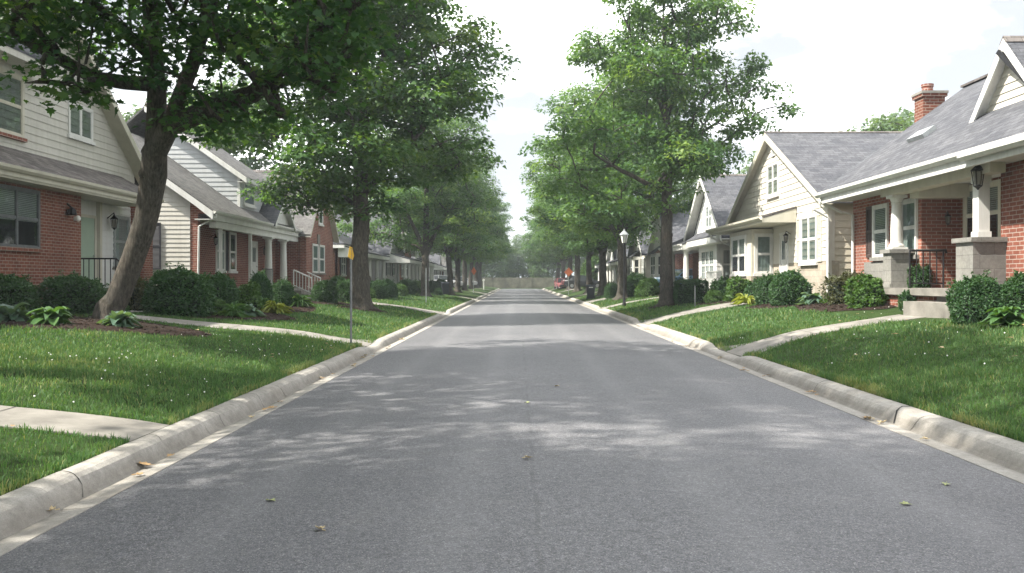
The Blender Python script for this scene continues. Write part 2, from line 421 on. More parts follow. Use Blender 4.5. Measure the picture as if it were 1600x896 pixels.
# a few cracks across the kerbs, laid on as narrow dark strips
def crack(owner, xe, xb, y0, seed, w=.010):
    r = random.Random(seed); mb = MB(); mb.use('rubber')
    prof = [(.45,-.008),(.50,.02),(.56,.07),(.63,.115),(.72,.14),(.82,.15),(1.0,.152)]
    pts = []; y = y0; d = 1 if xe > 0 else -1
    for u, z in prof:
        y += r.uniform(-.01,.06); pts.append((xe+(xb-xe)*u, y, z+.004))
    vs = []
    for i, p in enumerate(pts):
        ww = w*(.5+r.random()*.8)
        vs += [(p[0], p[1]-ww/2, p[2]), (p[0], p[1]+ww/2, p[2])]
    mb.add(vs, [(2*i, 2*i+1, 2*i+3, 2*i+2) for i in range(len(pts)-1)])
    link('crack', mb.mesh('crack'), owner)
for y, s in ((6.55,1),(8.1,2),(11.2,3),(14.8,4),(5.2,8),(9.7,9),(17.6,10)): crack(KERB_L, RL, KL, y, s)
for y, s, w in ((9.9,5,.035),(12.6,6,.012),(15.4,7,.012)): crack(KERB_R, RR, KR, y, s, w)
# lawns
def lawn(x0, x1, name):
    a = np.array(sorted(set(np.round(np.concatenate([np.linspace(0,1,16)**1.6*12, np.array([16,25,45,120])]), 3))))
    xs = (x0-a) if x0 < 0 else (x0+a)
    ys = np.concatenate([np.concatenate([np.arange(-30, 5, 1.0), np.arange(5, 60, .25)]), np.arange(60, YE+4, 4)])
    X, Y = np.meshgrid(xs, ys); Z = lawn_z(X, Y); Z[:,0] = .150*dip(-1 if x0 < 0 else 1, ys)-.002
    mb = MB(); mb.use('lawn'); n = len(xs)
    mb.add([tuple(p) for p in np.stack([X, Y, Z], -1).reshape(-1,3)], [(j*n+i, j*n+i+1, (j+1)*n+i+1, (j+1)*n+i) for j in range(len(ys)-1) for i in range(n-1)])
    structure(name, mb.mesh(name, smooth=True))
lawn(KL, -60, 'lawn'); lawn(KR, 60, 'lawn')
mb = MB(); mb.use('lawn'); mb.add([(-120,YE,.02),(120,YE,.02),(120,YE+90,.2),(-120,YE+90,.2)], [(0,1,2,3)])
structure('lawn', mb.mesh('lawn'))
# paths and drives: concrete sheets that follow the lawn
PATHS = []   # (xmin,xmax,ymin,ymax)
def path(name, x0, x1, y0, y1, flare=0, mat='concrete', lift=.014, slabs=1.5):
    s = 1 if x1 > 0 else -1
    ns = max(2, int(abs(x1-x0)/.3)); xs = np.linspace(x0, x1, ns+1)
    mb = MB(); mb.use(mat)
    rows = []
    for i, x in enumerate(xs):
        t = abs(x-x0); fl = flare*max(0, 1-t/1.0)**2
        ya, yb = y0-fl, y1+fl
        row = []
        for k in range(5):
            y = ya+(yb-ya)*k/4
            z = gz(x, y)+lift
            if not flare and t < .3 and abs(x0) < 5: z = .155*(1-t/.3)+z*t/.3
            if flare and t < .05: z = .152*float(dip(s, y))+.006
            row.append((x, y, z))
        rows.append(row)
    vs = [p for r in rows for p in r]
    mb.add(vs, [(j*5+i, j*5+i+1, (j+1)*5+i+1, (j+1)*5+i) for j in range(len(rows)-1) for i in range(4)])
    # thickness edge skirts
    for k in (0, 4):
        e = [r[k] for r in rows]; n = len(e)
        mb.add(e+[(p[0], p[1], p[2]-.08) for p in e], [(i, i+1, n+i+1, n+i) for i in range(n-1)])
    # sawn joints
    mb.use('rubber')
    q = slabs
    while q < abs(x1-x0):
        x = x0+(q if x1 > x0 else -q); j = min(range(len(rows)), key=lambda j: abs(rows[j][0][0]-x)); r = rows[j]; x = r[0][0]
        mb.add([(x-.006, r[0][1], r[0][2]+.003), (x+.006, r[0][1], r[0][2]+.003), (x+.006, r[4][1], r[4][2]+.003), (x-.006, r[4][1], r[4][2]+.003)], [(0,1,2,3)])
        q += slabs
    structure(name, mb.mesh(name))
    PATHS.append((min(x0,x1), max(x0,x1), y0, y1))
path('path', KL, -13, 7.95, 8.85)
path('path', KL, -10.9, 20.0, 21.1, .5)
path('path', -9.75, -10.95, 21.1, 26.2, 0, slabs=9)
path('driveway', KL, -12, 39.2, 41.8, .8)
path('path', KR, 8.24, 17.9, 19.2, .9)
path('driveway', KR, 9.2, 30.6, 32.4, .8)
path('path', KR, 9.2, 46.8, 48.2, .9)
for y in (70, 98, 126): path('driveway', KL, -14, y-1.6, y+1.6, .8)
for y in (58, 76, 104, 132): path('driveway', KR, 14, y-1.6, y+1.6, .8)
# mulch beds: low mounded sheets with loose chips
BEDS = []
def bed(cx, cy, rx, ry, hump=.05, seed=0):
    r = random.Random(seed+int(cy*10)); mb = MB(); mb.use('mulch')
    nR, nA = 5, 40; vs = [(cx, cy, gz(cx, cy)+hump+.02)]
    ph = [r.uniform(0, 6.28) for _ in range(3)]
    for i in range(1, nR+1):
        for k in range(nA):
            a = 2*PI*k/nA; w = 1+.06*math.sin(3*a+ph[0])+.04*math.sin(5*a+ph[1])
            t = i/nR; x = cx+rx*t*w*math.cos(a); y = cy+ry*t*w*math.sin(a)
            vs.append((x, y, gz(x, y)+.012+hump*(1-t*t)+r.uniform(0,.015)*(t < .95)))
    fs = [(0, 1+k, 1+(k+1)%nA) for k in range(nA)]
    for i in range(nR-1):
        for k in range(nA): fs.append((1+i*nA+k, 1+(i+1)*nA+k, 1+(i+1)*nA+(k+1)%nA, 1+i*nA+(k+1)%nA))
    mb.add(vs, fs)
    nch = int(min(700, rx*ry*160))
    for _ in range(nch):
        a = r.uniform(0, 6.28); t = math.sqrt(r.random())*.98
        x = cx+rx*t*math.cos(a); y = cy+ry*t*math.sin(a); z = gz(x, y)+.025+hump*(1-t*t)
        l = r.uniform(.02,.06); b = r.uniform(0, 3.14); dx, dy = math.cos(b)*l, math.sin(b)*l; nx, ny = -math.sin(b)*.012, math.cos(b)*.012; dz = r.uniform(-.02,.03)
        mb.add([(x-dx-nx, y-dy-ny, z), (x+dx-nx, y+dy-ny, z+dz), (x+dx+nx, y+dy+ny, z+dz+.008), (x-dx+nx, y-dy+ny, z+.012)], [(0,1,2,3)])
    structure('mulch_bed', mb.mesh('mulch_bed')); BEDS.append((cx, cy, rx, ry))
bed(-8.9, 17.7, 2.75, 1.75, .08); bed(-12, 18.2, 2.0, 2.6)
bed(-8.2, 24.4, 1.9, 2.4, .06); bed(-8.6, 29.5, 1.7, 3.6); bed(-8.4, 36.5, 1.5, 2.2); bed(-8.6, 47.5, 1.4, 4.5)
bed(8.9, 15.2, 1.05, 2.0, .06); bed(8.55, 23.3, 1.0, 2.7, .05); bed(8.4, 27.6, 1.3, 1.9, .06); bed(8.3, 34.5, 1.3, 2.6, .06); bed(8.6, 52, 1.5, 4.0)
bed(-6.0, 34.0, 1.0, .8, .08); bed(6.3, 37.8, .85, .7, .08)
# ------------------------------------------------------------------ house kit
class House:
    """Everything is given as (distance from the road axis, distance along the street, height)."""
    def __init__(s, name, label, cat, side, X, Y, base, group=None):
        s.side = side; s.base = base; s.loc = (side*X, Y, base)
        s.root = empty(name, s.loc, label, cat, group)
    def mb(s, mat=None):
        m = MB(s.side)
        if mat: m.use(mat)
        return m
    def part(s, name, mb, parent=None, label=None, smooth=False):
        o = link(name, mb.mesh(name, s.loc, smooth), parent or s.root)
        if label: o['label'] = label
        return o
    # wall frames: (a along the wall, n outwards, z) -> coordinates
    def front(s, X): return lambda a, n, z: (X-n, a, z)
    def facing(s, Y): return lambda a, n, z: (a, Y-n, z)       # a wall that faces the camera
    def wall_box(s, mb, T, a0, a1, n0, n1, z0, z1):
        mb.prism([T(a0,n0,z0), T(a1,n0,z0), T(a1,n0,z1), T(a0,n0,z1)], tuple(Vector(T(a0,n1,z0))-Vector(T(a0,n0,z0))))
    def wall(s, mat, T, poly, th=.18, name='wall', parent=None, label=None):
        mb = s.mb(mat); mb.prism([T(a,0,z) for a, z in poly], tuple(Vector(T(0,-th,0))-Vector(T(0,0,0))))
        return s.part(name, mb, parent, label)
    def lap(s, mat, T, poly, course=.2, name='siding', parent=None, label=None):
        mb = s.mb(mat)
        mb.prism([T(a,-.004,z) for a, z in poly], tuple(Vector(T(0,-.16,0))-Vector(T(0,0,0))))
        z0 = min(z for a, z in poly); z1 = max(z for a, z in poly)
        def span(z):
            xs = []
            for (a, za), (b, zb) in zip(poly, poly[1:]+poly[:1]):
                if abs(za-zb) < 1e-9: 
                    if abs(z-za) < 1e-6: xs += [a, b]
                elif min(za,zb)-1e-9 <= z <= max(za,zb)+1e-9: xs.append(a+(b-a)*(z-za)/(zb-za))
            return (min(xs), max(xs)) if xs else None
        z = z0
        while z < z1-.01:
            zt = min(z+course, z1)
            lo, hi = span(z+1e-5), span(zt-1e-5)
            if lo and hi:
                mb.add([T(lo[0],.024,z), T(lo[1],.024,z), T(hi[1],.004,zt), T(hi[0],.004,zt)], [(0,1,2,3)])
                mb.add([T(lo[0],-.003,z), T(lo[1],-.003,z), T(lo[1],.024,z), T(lo[0],.024,z)], [(0,1,2,3)])
            z = zt
        return s.part(name, mb, parent, label)
    def roof(s, mat, quads, th=.12, name='roof', label=None):
        mb = s.mb(mat)
        for q in quads: mb.prism(q, (0,0,-th))
        return s.part(name, mb, None, label)
    def trim(s, mat, segs, w=.04, h=.2, name='rake_board', parent=None):
        mb = s.mb(mat)
        for a, b in segs: mb.beam(a, b, w, h)
        return s.part(name, mb, parent)
    def gutter(s, mat, X, u0, u1, z, name='gutter'):
        mb = s.mb(mat); pr = [(-.0,-.13),(.06,-.13),(.12,-.07),(.13,0),(.115,0),(.105,-.06),(.055,-.11),(.015,-.11),(.015,0),(0,0)]
        # profile in (toward street, z)
        mb.prism([(X-p, u0, z+q) for p, q in pr], (0, u1-u0, 0))
        return s.part(name, mb)
    def downspout(s, mat, pts, r=.042):
        mb = s.mb(mat); mb.tube(pts, r, 8); return s.part('downspout', mb)
    def window(s, T, a0, a1, z0, z1, lights=1, trim='white', casing=.09, mull=False, blind=0, curtain=False, sill='white', shutters=None, sides=(0,1), grid=0, bead=.025, sash=True):
        """One window: casing and sash bars, glass, blind, sill; shutters are parts of the house."""
        mb = s.mb(trim); d = .055
        B = lambda *k: s.wall_box(mb, T, *k)
        B(a0, a0+casing, .002, d, z0, z1); B(a1-casing, a1, .002, d, z0, z1)
        B(a0+casing, a1-casing, .002, d, z1-casing, z1); B(a0+casing, a1-casing, .002, d, z0, z0+casing*.6)
        ai, bi, zi, zj = a0+casing, a1-casing, z0+casing*.6, z1-casing
        w = (bi-ai)/lights
        for k in range(1, lights):
            c = ai+w*k; B(c-casing*.45, c+casing*.45, .002, d-.004, zi, zj)
        for k in range(lights):
            p, q = ai+w*k+(casing*.45 if k else 0), ai+w*(k+1)-(casing*.45 if k < lights-1 else 0)
            zm = (zi+zj)/2
            if sash: B(p, q, .004, d-.012, zm-bead*.8, zm+bead*.8)
            for za, zb in (((zi, zm-bead*.8), (zm+bead*.8, zj)) if sash else ((zi, zj),)):
                B(p, p+bead, .004, d-.016, za, zb); B(q-bead, q, .004, d-.016, za, zb)
                B(p+bead, q-bead, .004, d-.016, za, za+bead); B(p+bead, q-bead, .004, d-.016, zb-bead, zb)
                for g in range(grid):
                    c = p+(q-p)*(g+1)/(grid+1); B(c-.009, c+.009, .004, d-.02, za+bead, zb-bead)
                if grid: B(p+bead, q-bead, .005, d-.021, (za+zb)/2-.009, (za+zb)/2+.009)
        mb.use('dark'); B(ai, bi, .0015, .0035, zi, zj)
        o = s.part('window', mb)
        mb = s.mb('glass'); mb.add([T(ai,.024,zi), T(bi,.024,zi), T(bi,.024,zj), T(ai,.024,zj)], [(0,1,2,3)]); s.part('pane', mb, o)
        if blind:
            mb = s.mb('blind'); zb = zj-(zj-zi)*blind; z = zb
            while z < zj-.02:
                mb.add([T(ai+.03,.008,z), T(bi-.03,.008,z), T(bi-.03,.014,z+.034), T(ai+.03,.014,z+.034)], [(0,1,2,3)]); z += .045
            s.part('blind', mb, o)
        if curtain:
            mb = s.mb('curtain'); vs = []; k = int((bi-ai)/.03)
            for i in range(k+1):
                a = ai+(bi-ai)*i/k; n = .011+.004*math.sin(i*1.4); vs += [T(a,n,zi+.02), T(a,n,zj-.01)]
            mb.add(vs, [(2*i,2*i+2,2*i+3,2*i+1) for i in range(k)]); s.part('curtain', mb, o)
        if sill:
            mb = s.mb(sill); s.wall_box(mb, T, a0-.06, a1+.06, .003, .10, z0-.10, z0-.003); s.part('sill', mb, o)
        if shutters:
            for sd in sides:
                p, q = (a0-.44, a0-.04) if sd == 0 else (a1+.04, a1+.44)
                mb = s.mb(shutters); B2 = lambda *k: s.wall_box(mb, T, *k)
                B2(p, p+.06, .004, .045, z0, z1); B2(q-.06, q, .004, .045, z0, z1)
                for za, zb in ((z0, z0+.08), ((z0+z1)/2-.04, (z0+z1)/2+.04), (z1-.08, z1)): B2(p+.06, q-.06, .004, .043, za, zb)
                for za, zb in ((z0+.08, (z0+z1)/2-.04), ((z0+z1)/2+.04, z1-.08)):
                    z = za
                    while z < zb-.01:
                        mb.add([T(p+.06,.036,z), T(q-.06,.036,z), T(q-.06,.010,min(zb,z+.05)), T(p+.06,.010,min(zb,z+.05))], [(0,1,2,3)]); z += .045
                    mb.add([T(p+.06,.007,za), T(q-.06,.007,za), T(q-.06,.007,zb), T(p+.06,.007,zb)], [(0,1,2,3)])
                s.part('shutter', mb)
        return o
    def door(s, T, a0, a1, z0, z1, mat='white', trim='white', light=True, panel=None):
        mb = s.mb(trim); B = lambda *k: s.wall_box(mb, T, *k); c = .09
        B(a0, a0+c, .002, .06, z0, z1); B(a1-c, a1, .002, .06, z0, z1); B(a0+c, a1-c, .002, .06, z1-c, z1)
        o = s.part('door_frame', mb)
        mb = s.mb(mat); B = lambda *k: s.wall_box(mb, T, *k)
        B(a0+c+.005, a1-c-.005, .003, .035, z0+.02, z1-c-.005)
        for za, zb in ((.08,.42),(.5,.92)):
            h = z1-z0-c; B(a0+c+.14, a1-c-.14, .034, .046, z0+h*za, z0+h*zb)
        d = s.part('door', mb)
        if light:
            mb = s.mb('glass'); s.wall_box(mb, T, a0+c+.2, a1-c-.2, .046, .05, z0+(z1-z0)*.55, z0+(z1-z0)*.86); s.part('pane', mb, d)
        mb = s.mb('chrome'); k = T(a1-c-.09, .075, z0+1.0); mb.tube([T(a1-c-.09,.03,z0+1.0), k], .02, 8); mb.tube([T(a1-c-.09,.07,z0+1.0), T(a1-c-.09,.10,z0+1.0)], .03, 10); s.part('handle', mb, d)
        return d
    def column(s, mat, x, y, z0, z1, r=.15, square=False, ped=None, pedmat='greystone', pedw=.56):
        if ped:
            mb = s.mb(pedmat); h = pedw/2
            mb.box(x-h-.05, x+h+.05, y-h-.05, y+h+.05, z0, z0+.10); mb.box(x-h, x+h, y-h, y+h, z0+.10, ped-.09); mb.box(x-h-.06, x+h+.06, y-h-.06, y+h+.06, ped-.09, ped)
            s.part('pedestal', mb); z0 = ped
        mb = s.mb(mat)
        if square:
            mb.box(x-r*1.2, x+r*1.2, y-r*1.2, y+r*1.2, z0, z0+.12); mb.box(x-r, x+r, y-r, y+r, z0+.12, z1-.14); mb.box(x-r*1.2, x+r*1.2, y-r*1.2, y+r*1.2, z1-.14, z1)
            return s.part('column', mb)
        h = z1-z0
        mb.box(x-r*1.35, x+r*1.35, y-r*1.35, y+r*1.35, z0, z0+.05)
        mb.lathe(x, y, [(r*1.25,z0+.05),(r*1.3,z0+.09),(r*1.05,z0+.14),(r,z0+.2),(r*.99,z0+h*.4),(r*.82,z1-.28),(r*.82,z1-.22),(r*.95,z1-.2),(r*.84,z1-.17),(r*1.15,z1-.07)], 24)
        mb.box(x-r*1.3, x+r*1.3, y-r*1.3, y+r*1.3, z1-.07, z1)
        return s.part('column', mb)
    def railing(s, mat, p0, p1, h=.85, n=7, r=.012, rail=.022):
        mb = s.mb(mat); a = Vector(p0); b = Vector(p1); up = Vector((0,0,h))
        mb.tube([a+up, b+up], rail, 8); mb.tube([a+up*.12, b+up*.12], rail*.6, 6)
        for i in range(n+1):
            p = a+(b-a)*i/n; mb.tube([p+(Vector((0,0,0)) if i in (0,n) else up*.12), p+up], r*1.6 if i in (0,n) else r, 6)
        return s.part('railing', mb)
    def steps(s, mat, x0, u0, u1, ztop, zbot, n, run=.32):
        """Steps that come down from x0 towards the street."""
        for k in range(n):
            mb = s.mb(mat); zt = ztop-(ztop-zbot)*(k+1)/(n+1)*1.0; mb.box(x0-run*(k+1), x0-run*k-.002, u0-.04*k, u1+.04*k, zbot-.3, zt); s.part('step', mb)
    def chimney(s, x, y, z0, z1, w=.75, d=.55, pot=True):
        mb = s.mb('brick_dark'); mb.box(x-w/2, x+w/2, y-d/2, y+d/2, z0, z1-.16); mb.box(x-w/2-.05, x+w/2+.05, y-d/2-.05, y+d/2+.05, z1-.16, z1-.07)
        mb.use('concrete'); mb.box(x-w/2-.07, x+w/2+.07, y-d/2-.07, y+d/2+.07, z1-.07, z1)
        o = s.part('chimney', mb)
        if pot:
            mb = s.mb('brick'); mb.lathe(x-w*.1, y, [(.15,z1),(.15,z1+.16),(.17,z1+.17),(.17,z1+.24)], 14); s.part('chimney_pot', mb, o)
        return o
    def lantern(s, x, y, z, wall=None, k=1.0):
        mb = s.mb('iron'); P = lambda q: [(r*k, z+h*k) for r, h in q]
        mb.lathe(x, y, P([(.015,.24),(.02,.2),(.10,.12),(.115,.105),(.10,.10)]), 8)
        for i in range(4):
            a = PI/4+i*PI/2; mb.tube([(x+.092*k*math.cos(a),y+.092*k*math.sin(a),z+.10*k),(x+.06*k*math.cos(a),y+.06*k*math.sin(a),z-.12*k)], .008*k, 5)
        mb.lathe(x, y, P([(.062,-.12),(.07,-.13),(.03,-.16),(.008,-.19)]), 8)
        if wall: mb.tube([(x,y,z+.24*k),(x,y,z+.28*k),wall], .012*k, 6)
        o = s.part('lantern', mb)
        mb = s.mb('lanternglass'); mb.lathe(x, y, P([(.05,-.11),(.075,.09)]), 8); s.part('lamp_glass', mb, o)
        return o
    def gable_roof_front(s, mat, X0, X1, u0, u1, ze, zr, over=.35, th=.13, trim='white', trimh=.2, uc=None, soffit=True):
        """Ridge runs away from the street; gable faces the street. Returns nothing."""
        uc = (u0+u1)/2 if uc is None else uc
        sl0 = (zr-ze)/(uc-u0); sl1 = (zr-ze)/(u1-uc)
        a0, z0 = u0-over, ze-over*sl0; a1, z1 = u1+over, ze-over*sl1
        t = th*1.15
        s.roof(mat, [[(X0-over,a0,z0+t),(X0-over,uc,zr+t),(X1,uc,zr+t),(X1,a0,z0+t)], [(X0-over,uc+.002,zr+t),(X0-over,a1,z1+t),(X1,a1,z1+t),(X1,uc+.002,zr+t)]], th)
        mb = s.mb('shingle_old'); mb.prism([(X0-over-.01,uc-.14,zr+t-.14*sl0+.03),(X0-over-.01,uc,zr+t+.035),(X0-over-.01,uc+.14,zr+t-.14*sl1+.03)], (X1-X0+over,0,0)); s.part('ridge_cap', mb)
        # rake boards and sloping soffits
        mb = s.mb(trim); xf = X0-over-.012
        mb.prism([(xf,a0,z0+t-.02),(xf,uc,zr+t-.02),(xf,uc,zr+t-.02-trimh*1.2),(xf,a0,z0+t-.02-trimh)], (.045,0,0))
        mb.prism([(xf,a1,z1+t-.02),(xf,uc+.001,zr+t-.02),(xf,uc+.001,zr+t-.02-trimh*1.2),(xf,a1,z1+t-.02-trimh)], (.045,0,0))
        s.part('rake_board', mb)
        if soffit:
            mb = s.mb(trim); k = t-th-.01
            mb.prism([(X0-over+.04,a0,z0+k),(X0-over+.04,uc,zr+k),(X0-.0,uc,zr+k),(X0-.0,a0,z0+k)], (0,0,-.03))
            mb.prism([(X0-over+.04,a1,z1+k),(X0-over+.04,uc+.001,zr+k),(X0-.0,uc+.001,zr+k),(X0-.0,a1,z1+k)], (0,0,-.03))
            s.part('soffit', mb)
    def pent(s, mat, X0, X1, u0, u1, z0, z1, th=.08, trim='white', face=.2):
        """Single-slope roof falling to the street, with fascia, soffit and closed ends."""
        s.roof(mat, [[(X0,u0,z0),(X0,u1,z0),(X1,u1,z1),(X1,u0,z1)]], th)
        mb = s.mb(trim)
        mb.box(X0+.01, X0+.04, u0, u1, z0-th-face, z0-th*.4)
        mb.prism([(X0+.04,u0+.012,z0-th*1.2),(X1,u0+.012,z1-th*1.2),(X1,u0+.012,z0-th-face),(X0+.04,u0+.012,z0-th-face)], (0,.03,0))
        mb.prism([(X0+.04,u1-.012,z0-th*1.2),(X1,u1-.012,z1-th*1.2),(X1,u1-.012,z0-th-face),(X0+.04,u1-.012,z0-th-face)], (0,-.03,0))
        mb.box(X0+.042, X1-.002, u0+.045, u1-.045, z0-th-face+.004, z0-th-face+.03)
        s.part('fascia', mb)

# ------------------------------------------------------------------ right side, first house: brick with deep porch
def right_one():
    H = House('brick_house', 'low red brick house with a stone-based column porch and brick chimney', 'house', 1, 9.4, 20, .95)
    b = .6; e = 4.03                       # footing and gutter height
    H.wall('brick_pink', H.front(9.4), [(20.7,b),(24.9,b),(24.9,3.95),(20.7,3.95)], 5, label='sunlit brick front wall')  # sunlight put into the colour: paler brick than the walls beside it
    H.wall('brick', H.front(10.3), [(17.1,b),(20.69,b),(20.69,3.95),(17.1,3.95)], 4)
    H.wall('brick', H.facing(20.69), [(9.405,b),(10.295,b),(10.295,3.95),(9.405,3.95)], .3)
    H.wall('brick', H.front(9.3), [(12.2,b),(17.1,b),(17.1,3.9),(12.2,3.9)], 5, label='brick wing at the frame edge')
    # main roof, ridge along the street
    sl = .725; R = 12.6; zr = e+.05+(R-8.5)*sl
    H.roof('shingle', [[(8.44,11.5,e+.02),(8.44,25.05,e+.02),(R,25.05,zr),(R,11.5,zr)], [(R+.002,11.5,zr),(R+.002,25.05,zr),(R+5,25.05,zr-5*sl),(R+5,11.5,zr-5*sl)]], .1)
    mb = H.mb('shingle_old'); mb.box(R-.12, R+.12, 11.5, 25.05, zr-.02, zr+.04); H.part('ridge_cap', mb)
    H.gutter('white', 8.45, 11.6, 25.0, e+.0)
    mb = H.mb('white'); mb.box(8.46, 8.52, 11.6, 25.0, e-.30, e-.09); mb.box(8.525, 9.395, 17.12, 25.0, e-.22, e-.19); mb.box(9.4, 10.295, 17.12, 20.68, e-.22, e-.19); mb.box(8.525, 9.29, 11.6, 17.1, e-.22, e-.19); H.part('soffit', mb)
    mb = H.mb('trimcream'); mb.box(8.82, 9.12, 16.6, 21.6, 3.62, 3.83-.012); H.part('porch_beam', mb)
    mb = H.mb('trimcream'); mb.box(9.125, 10.29, 20.75-.55, 20.68, 3.50, 3.80); H.part('porch_beam', mb)
    mb = H.mb('white'); mb.prism([(8.5,25.03,e-.1),(R,25.03,zr-.13),(R,25.03,zr-.36),(8.5,25.03,e-.33)], (0,.04,0)); H.part('rake_board', mb)
    H.wall('brick', H.facing(24.95), [(9.4,3.9),(17,3.9),(R,zr-.15)], -.06, 'gable_wall')
    # windows in the sunlit wall
    F = H.front(9.4)
    H.window(F, 22.5, 23.45, 2.2, 3.56, blind=.95, sill='greystone', shutters='shutterbrown', sides=(1,))
    H.window(F, 20.85, 21.75, 2.2, 3.55, curtain=True, sill='greystone')
    mb = H.mb('greystone'); mb.box(9.35, 9.395, 22.0, 24.0, b, 2.08); H.part('wall_panel', mb)
    # window behind the porch, keystone sill block
    H.window(H.front(10.3), 18.85, 20.45, 2.42, 3.75, lights=2, trim='trimcream', blind=.5, curtain=False, sill='greystone', casing=.11)
    # porch
    mb = H.mb('brick'); mb.box(8.85, 10.28, 18.9, 21.8, b, 1.26); H.part('porch_base', mb)
    mb = H.mb('concrete'); mb.box(8.75, 10.28, 16.7, 21.9, 1.265, 1.42); H.part('porch_floor', mb)
    mb = H.mb('concrete'); mb.box(8.9, 10.28, 16.75, 18.88, b, 1.26); H.part('porch_base', mb, label='pale concrete porch footing')
    H.column('white', 9.02, 21.15, 1.42, 3.62, .14, ped=2.33, pedw=.46)
    H.column('white', 9.0, 17.25, 1.42, 3.62, .11, True, ped=2.42, pedw=.66)
    mb = H.mb('greystone'); mb.box(9.42, 10.29, 17.12, 17.5, 1.42, 2.3); H.part('porch_wall', mb)
    mb = H.mb('white'); mb.box(9.28, 9.38, 21.62, 21.74, 1.42, 3.8); H.part('post', mb)
    H.railing('iron', (8.98,20.35,1.42), (9.75,20.35,1.42), .86, 5, .013, .026)
    mb = H.mb('iron'); mb.tube([(9.72,20.35,2.28),(9.8,20.35,2.29),(9.82,20.35,2.22)], .03, 8); H.part('handrail_end', mb)
    mb = H.mb('concrete'); mb.box(8.22, 8.745, 16.9, 18.95, b, 1.15); H.part('step', mb)
    H.lantern(8.78, 16.95, 3.56, (8.78,16.95,3.84), 1.25)
    H.lantern(9.95, 20.55, 3.0, (9.95,20.685,3.12), .7)
    # dormer gable
    D = H.front(10.0); uc = 17.85; zb = e+.02+(10.0-8.44)*sl
    H.lap('cream', D, [(uc-1.15,zb-.05),(uc+1.15,zb-.05),(uc,zb+1.2)], .16, 'gable_wall')
    H.gable_roof_front('shingle', 10.0, 13.0, uc-1.15, uc+1.15, zb-.05, zb+1.2, .24, .09, 'white', .2)
    mb = H.mb('iron'); mb.beam((9.72,uc+.12,zb+1.05),(9.95,uc-.75,zb+.1),.06,.10); H.part('bracket', mb)
    # gable end over the right wing
    H.gutter('white', 8.4, 12, 16.75, 3.97)
    H.chimney(11.75, 25.35, .6, 6.95, .62, .55)
    mb = H.mb('galv'); zv = e+.02+(10.0-8.44)*sl; mb.prism([(9.8,21.4,zv-.145),(9.8,22.3,zv-.145),(10.1,22.3,zv+.073),(10.1,21.4,zv+.073)], (-.06,0,.09)); H.part('roof_vent', mb)
    H.downspout('white', [(8.42,24.75,3.9),(8.42,24.75,3.78),(9.0,24.75,3.5),(9.33,24.75,3.42),(9.33,24.75,1.0)])
    mb = H.mb('galv'); mb.box(9.31, 9.35, 17.02, 17.07, 1.5, 3.6); 
    return H
right_one()

# ------------------------------------------------------------------ right side, second house: cream gable
def right_two():
    H = House('gable_house', 'cream clapboard house whose big gable and bay window face the street', 'house', 1, 9.5, 33, .9)
    b = .5; F = H.front(9.5)
    H.lap('cream', F, [(27.1,2.2),(33.0,2.2),(33.0,4.1),(27.1,4.1)], .21, label='cream clapboard wall')
    H.wall('stone', H.front(9.49), [(27.1,b),(33.0,b),(33.0,2.2),(27.1,2.2)], .3, label='pale stone plinth')
    H.lap('cream', F, [(27.1,4.1),(39.3,4.1),(33.2,7.0)], .21, 'gable_wall')
    H.wall('stone', H.front(9.9), [(33.0,b),(39.3,b),(39.3,4.1),(33.0,4.1)], .3)
    mb = H.mb('tan'); mb.box(9.72, 17, 27.3, 39.2, b, 3.95); H.part('wall', mb, label='plain rear body')
    H.lap('tan', H.facing(27.15), [(9.52,b+.4),(12,b+.4),(12,4.0),(9.52,4.0)], .21)
    mb = H.mb('cream'); mb.box(9.44, 9.56, 27.06, 27.16, b, 4.0); mb.box(9.44, 9.56, 28.9-.05-1.75, 27.22, 4.0, 4.02); H.part('corner_board', mb)
    H.gable_roof_front('shingle', 9.5, 17, 27.1, 39.3, 4.05, 7.0, .28, .12, 'trimcream', .24)
    # windows
    H.window(F, 28.15, 29.75, 2.18, 3.72, lights=2, sill='white', shutters='trimcream', curtain=True)
    mb = H.mb('white'); H.wall_box(mb, F, 28.55, 29.35, .026, .06, 3.73, 3.98); H.part('window_head', mb)
    H.window(F, 32.3, 33.75, 4.75, 5.95, lights=2, sill='white')
    H.window(F, 32.75, 33.15, 6.2, 6.6, sill=None, sash=False, casing=.06, trim='white')
    H.door(F, 31.15, 32.1, 1.15, 3.3, 'white', 'white')
    H.lantern(9.3, 30.85, 3.05, (9.47,30.85,3.2), .9)
    mb = H.mb('concrete'); mb.box(8.5, 9.47, 30.7, 32.9, b, 1.12); H.part('porch_floor', mb)
    mb = H.mb('concrete'); mb.box(8.05, 8.498, 30.8, 32.6, b, .98); H.part('step', mb)
    # bay under its own pent roof
    mb = H.mb('trimcream'); mb.box(8.75, 9.89, 33.3, 36.7, 1.75, 3.52); mb.use('stone'); mb.box(8.72, 9.89, 33.27, 36.73, b, 1.748); bay = H.part('bay', mb)
    H.window(H.front(8.75), 34.0, 36.3, 1.85, 3.35, lights=2, trim='white', casing=.13, sill='white', blind=.45, grid=0)
    H.window(H.facing(33.3), 8.86, 9.55, 1.85, 3.35, trim='white', casing=.1, sill='white', curtain=True)
    H.pent('shingle_old', 8.3, 9.46, 30.2, 38.8, 3.80, 4.12, .07, 'trimcream', .16)
    H.gutter('trimcream', 8.3, 30.2, 38.8, 3.78)
    H.downspout('white', [(8.36,38.5,3.55),(8.36,38.5,3.45),(9.2,38.5,3.1),(9.4,38.5,3.0),(9.4,38.5,1.0)])
    H.downspout('white', [(9.0,27.0,3.85),(9.0,27.0,3.75),(9.42,27.0,3.5),(9.42,27.0,1.0)])
    return H
right_two()

